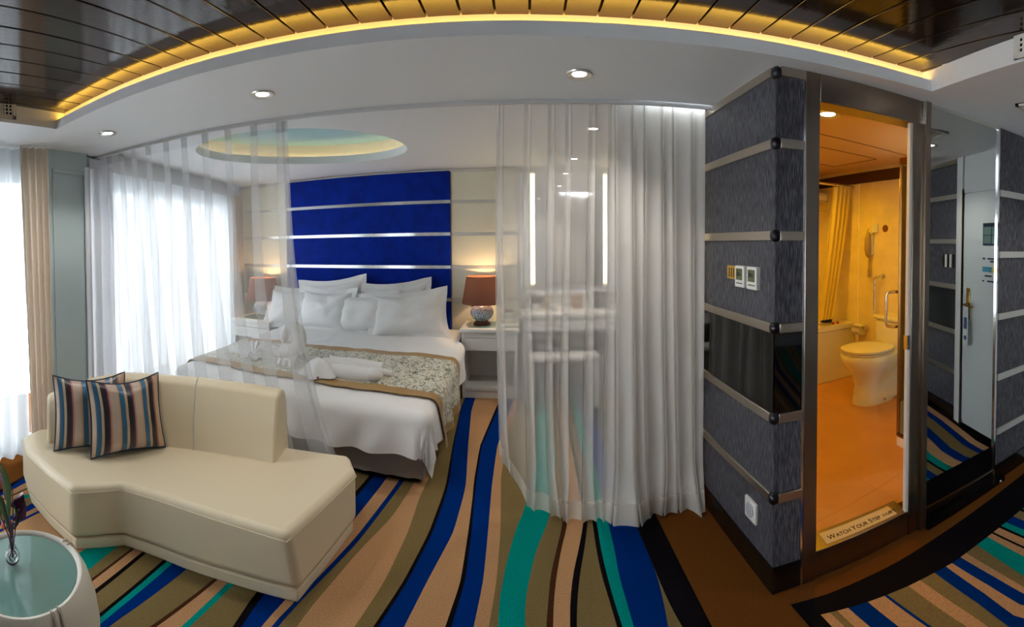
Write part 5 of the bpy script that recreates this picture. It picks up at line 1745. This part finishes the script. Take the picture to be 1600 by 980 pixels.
# ================================================================== COFFEE TABLE AND ORCHID
TX, TY, TZ = -1.385, 0.535, 0.335
ct = thing('coffee_table', 'round cream leather drum table with green glass top', 'coffee table', (TX, TY, 0))
tprof = [(0.0, 0.0), (0.19, 0.0), (0.235, 0.04), (0.262, 0.10), (0.266, 0.16), (0.255, 0.23), (0.232, 0.30), (0.216, 0.328), (0.206, 0.336), (0.196, 0.334), (0.190, 0.326), (0.189, 0.318), (0.0, 0.318)]
MB().lathe((TX, TY, 0), tprof, n=64).build('drum', leather_pale, ct, smooth=True, angle=50)
MB().lathe((TX, TY, 0), [(0, 0.3185), (0.188, 0.3185), (0.188, 0.3265), (0, 0.3265)], n=48).build('glass_top', glass_green, ct, smooth=True, angle=40)
for a0 in (radians(104), radians(7), radians(190), radians(280)):
    for off in (-0.012, 0.012):
        pts = [(TX + (r + 0.003) * cos(a0 + off / max(r, 0.1)), TY + (r + 0.003) * sin(a0 + off / max(r, 0.1)), z + 0.002) for r, z in tprof[2:10]]
        MB().tube(pts, 0.0045, n=6).build('strap', M('strap_leather', srgb(190, 178, 160), 0.5), ct, smooth=True)
VX, VY, VZ = -1.435, 0.515, 0.3272
vs_ = thing('glass_vase', 'small round glass vase on the green table top', 'vase', (VX, VY, VZ))
MB().lathe((VX, VY, VZ), [(0, 0), (0.014, 0.0), (0.024, 0.012), (0.027, 0.028), (0.022, 0.044), (0.013, 0.054), (0.014, 0.060), (0.012, 0.060), (0.011, 0.054), (0.020, 0.043), (0.025, 0.028), (0.022, 0.014), (0.012, 0.004), (0, 0.004)], n=24).build('bulb', glass, vs_, smooth=True, angle=60)
orc = thing('orchid_plant', 'small orchid with green and purple leaves in the glass vase', 'orchid', (VX, VY, VZ + 0.01))
stem_m = M('orchid_stem', srgb(112, 60, 92), 0.5)
leaf_g = M('orchid_leaf', srgb(40, 84, 40), 0.35)
leaf_p = M('orchid_purple', srgb(92, 34, 78), 0.4)
fl_o = M('orchid_orange', srgb(224, 96, 40), 0.5)
tips = [(-0.045, -0.02, 0.20), (-0.025, 0.015, 0.235), (0.012, 0.02, 0.17), (-0.07, 0.0, 0.14), (-0.03, -0.035, 0.16)]
for k, (dx, dy, dz) in enumerate(tips):
    b = Vector((VX, VY, VZ + 0.02))
    e = b + Vector((dx, dy, dz))
    MB().tube(cr([b, b + Vector((dx * 0.25 + 0.006, dy * 0.3, dz * 0.45)), b + Vector((dx * 0.7, dy * 0.8, dz * 0.8)), e], 5), [0.0022] * 16, n=6).build('stem', stem_m, orc, smooth=True)


def leaf(base, tip, w, mat, curl=0.02):
    base, tip = Vector(base), Vector(tip)
    d = (tip - base)
    sd = d.cross(Vector((0.3, 0.9, 0.2))).normalized()
    up_ = sd.cross(d).normalized()

    def fn(u, v):
        wd = w * sin(pi * min(1, v * 0.92 + 0.06)) ** 0.8
        return base + d * v + sd * (u - 0.5) * wd + up_ * (curl * sin(pi * v) - 0.35 * wd * (1 - abs(2 * u - 1)))
    return MB().grid(fn, 6, 10).build('leaf', mat, orc, smooth=True, angle=180)


v0 = Vector((VX, VY, VZ))
for q, (a, b, w, m_) in enumerate([
        ((-0.02, 0, 0.16), (-0.045, -0.01, 0.27), 0.040, leaf_g), ((-0.03, 0, 0.14), (-0.09, -0.02, 0.17), 0.045, leaf_g), ((-0.01, 0.01, 0.15), (0.015, 0.03, 0.20), 0.03, leaf_p),
        ((-0.02, 0, 0.10), (-0.065, -0.01, 0.13), 0.035, leaf_g), ((0.0, 0.01, 0.12), (-0.012, 0.015, 0.17), 0.026, leaf_g), ((-0.03, 0.01, 0.19), (0.0, 0.03, 0.225), 0.030, leaf_p),
        ((-0.005, 0, 0.08), (-0.03, -0.01, 0.125), 0.022, leaf_p), ((-0.05, 0, 0.2), (-0.10, 0.0, 0.24), 0.04, leaf_p)]):
    leaf(v0 + Vector(a), v0 + Vector(a) + (Vector(b) - Vector(a)) * 1.6, w * 1.7, m_)
for k in range(5):
    a = 2 * pi * k / 5
    leaf(v0 + Vector((-0.055, -0.02, 0.105)), v0 + Vector((-0.055 + 0.018 * cos(a), -0.02 + 0.006, 0.105 + 0.018 * sin(a))), 0.016, fl_o, 0.004).name = 'petal'
for k in range(6):
    a = 2 * pi * k / 6
    MB().tube(cr([v0 + Vector((0, 0, 0.05)), v0 + Vector((0.016 * cos(a), 0.016 * sin(a), 0.03)), v0 + Vector((0.010 * cos(a + 1), 0.010 * sin(a + 1), 0.012))], 5), 0.0015, n=5).build('root', stem_m, orc, smooth=True)

# ================================================================== SMALL THINGS ON THE SLATE WALL
lcd = M('lcd_green', srgb(98, 108, 78), 0.2)
lcd_ink = M('lcd_ink', srgb(50, 52, 48), 0.4)
for k, (y0, y1, lb) in enumerate(((1.663, 1.748, 'white wall thermostat next to the yellow label'), (1.553, 1.639, 'white wall thermostat nearest the wall corner'))):
    t = thing('thermostat', lb, 'thermostat', (XS, (y0 + y1) / 2, 1.25), 'thermostats on the slate wall')
    box('case', (XS - 0.020, y0, 1.246), (XS + 0.004, y1, 1.345), white_gloss, t, bevel=0.003)
    s_ = box('screen', (XS - 0.0215, y0 + 0.014, 1.280), (XS - 0.0198, y1 - 0.014, 1.332), lcd, t)
    box('digit', (XS - 0.0225, y0 + 0.05, 1.298), (XS - 0.0214, y0 + 0.064, 1.318), lcd_ink, s_)
    box('digit', (XS - 0.0225, y0 + 0.03, 1.298), (XS - 0.0214, y0 + 0.044, 1.314), lcd_ink, s_)
    for q in range(4):
        box('button', (XS - 0.0215, y0 + 0.014 + 0.015 * q, 1.262), (XS - 0.0198, y0 + 0.022 + 0.015 * q, 1.268), lcd_ink, t)
lb_ = thing('wall_label', 'small yellow printed label left of the thermostats', 'label', (XS, 1.80, 1.28))
gold_pl = M('gold_label', srgb(190, 150, 60), 0.35)
box('plate', (XS - 0.003, 1.756, 1.277), (XS + 0.001, 1.858, 1.340), gold_pl, lb_)
for q in range(4):
    box('text_line', (XS - 0.0042, 1.765 + 0.022 * q, 1.285), (XS - 0.003, 1.775 + 0.022 * q, 1.330), M('label_ink', srgb(96, 70, 30), 0.5), lb_)
so = thing('wall_switch', 'white square wall outlet low on the slate wall', 'wall outlet', (XS, 1.61, 0.21))
box('plate', (XS - 0.012, 1.562, 0.214), (XS + 0.002, 1.657, 0.305), white_gloss, so, bevel=0.003)
mb = MB()
mb.tube([(XS - 0.018, 1.61, 0.262), (XS - 0.011, 1.61, 0.262)], 0.032, n=24)
mb.build('dial', M('switch_grey', srgb(170, 174, 180), 0.4), so, bevel=0.003)

# ================================================================== THRESHOLD SIGN
sg = thing('step_sign', 'cream sticker on the door threshold with a step warning', 'sign', B(0.45, 0.05, 0.119))
bbox('sticker', 0.262, 0.655, 0.012, 0.088, 0.1182, 0.1194, M('sticker_cream', srgb(214, 196, 160), 0.5), sg)
ink = M('ink_black', srgb(24, 18, 14), 0.6)


def text(body, s0, d0, size, parent, name='lettering', sxx=1.0):
    """flat lettering as a mesh; returns its advance width"""
    c = bpy.data.curves.new(name, 'FONT')
    c.body = body
    c.size = size
    c.extrude = 0.0002
    c.offset = 0.0006
    o = bpy.data.objects.new(name + '_curve', c)
    col.objects.link(o)
    dg = bpy.context.evaluated_depsgraph_get()
    me = bpy.data.meshes.new_from_object(o.evaluated_get(dg))
    bpy.data.objects.remove(o)
    w = max((v.co.x for v in me.vertices), default=0) * sxx
    me.transform(Matrix.Translation(B(s0, d0, 0.1197)) @ Matrix.Rotation(-BA, 4, 'Z') @ Matrix.Diagonal((sxx, 1, 1, 1)))
    me.materials.clear()
    me.materials.append(ink)
    t_ = bpy.data.objects.new(name, me)
    col.objects.link(t_)
    attach(t_, parent)
    return w


s_at = 0.285
for w_ in (('W', 'ATCH'), ('Y', 'OUR'), ('S', 'TEP')):
    s_at += text(w_[0], s_at, 0.030, 0.040, sg, sxx=0.9) + 0.002
    s_at += text(w_[1], s_at, 0.030, 0.032, sg, sxx=0.9) + 0.010
text('小心脚下', s_at + 0.002, 0.032, 0.024, sg, sxx=0.85)
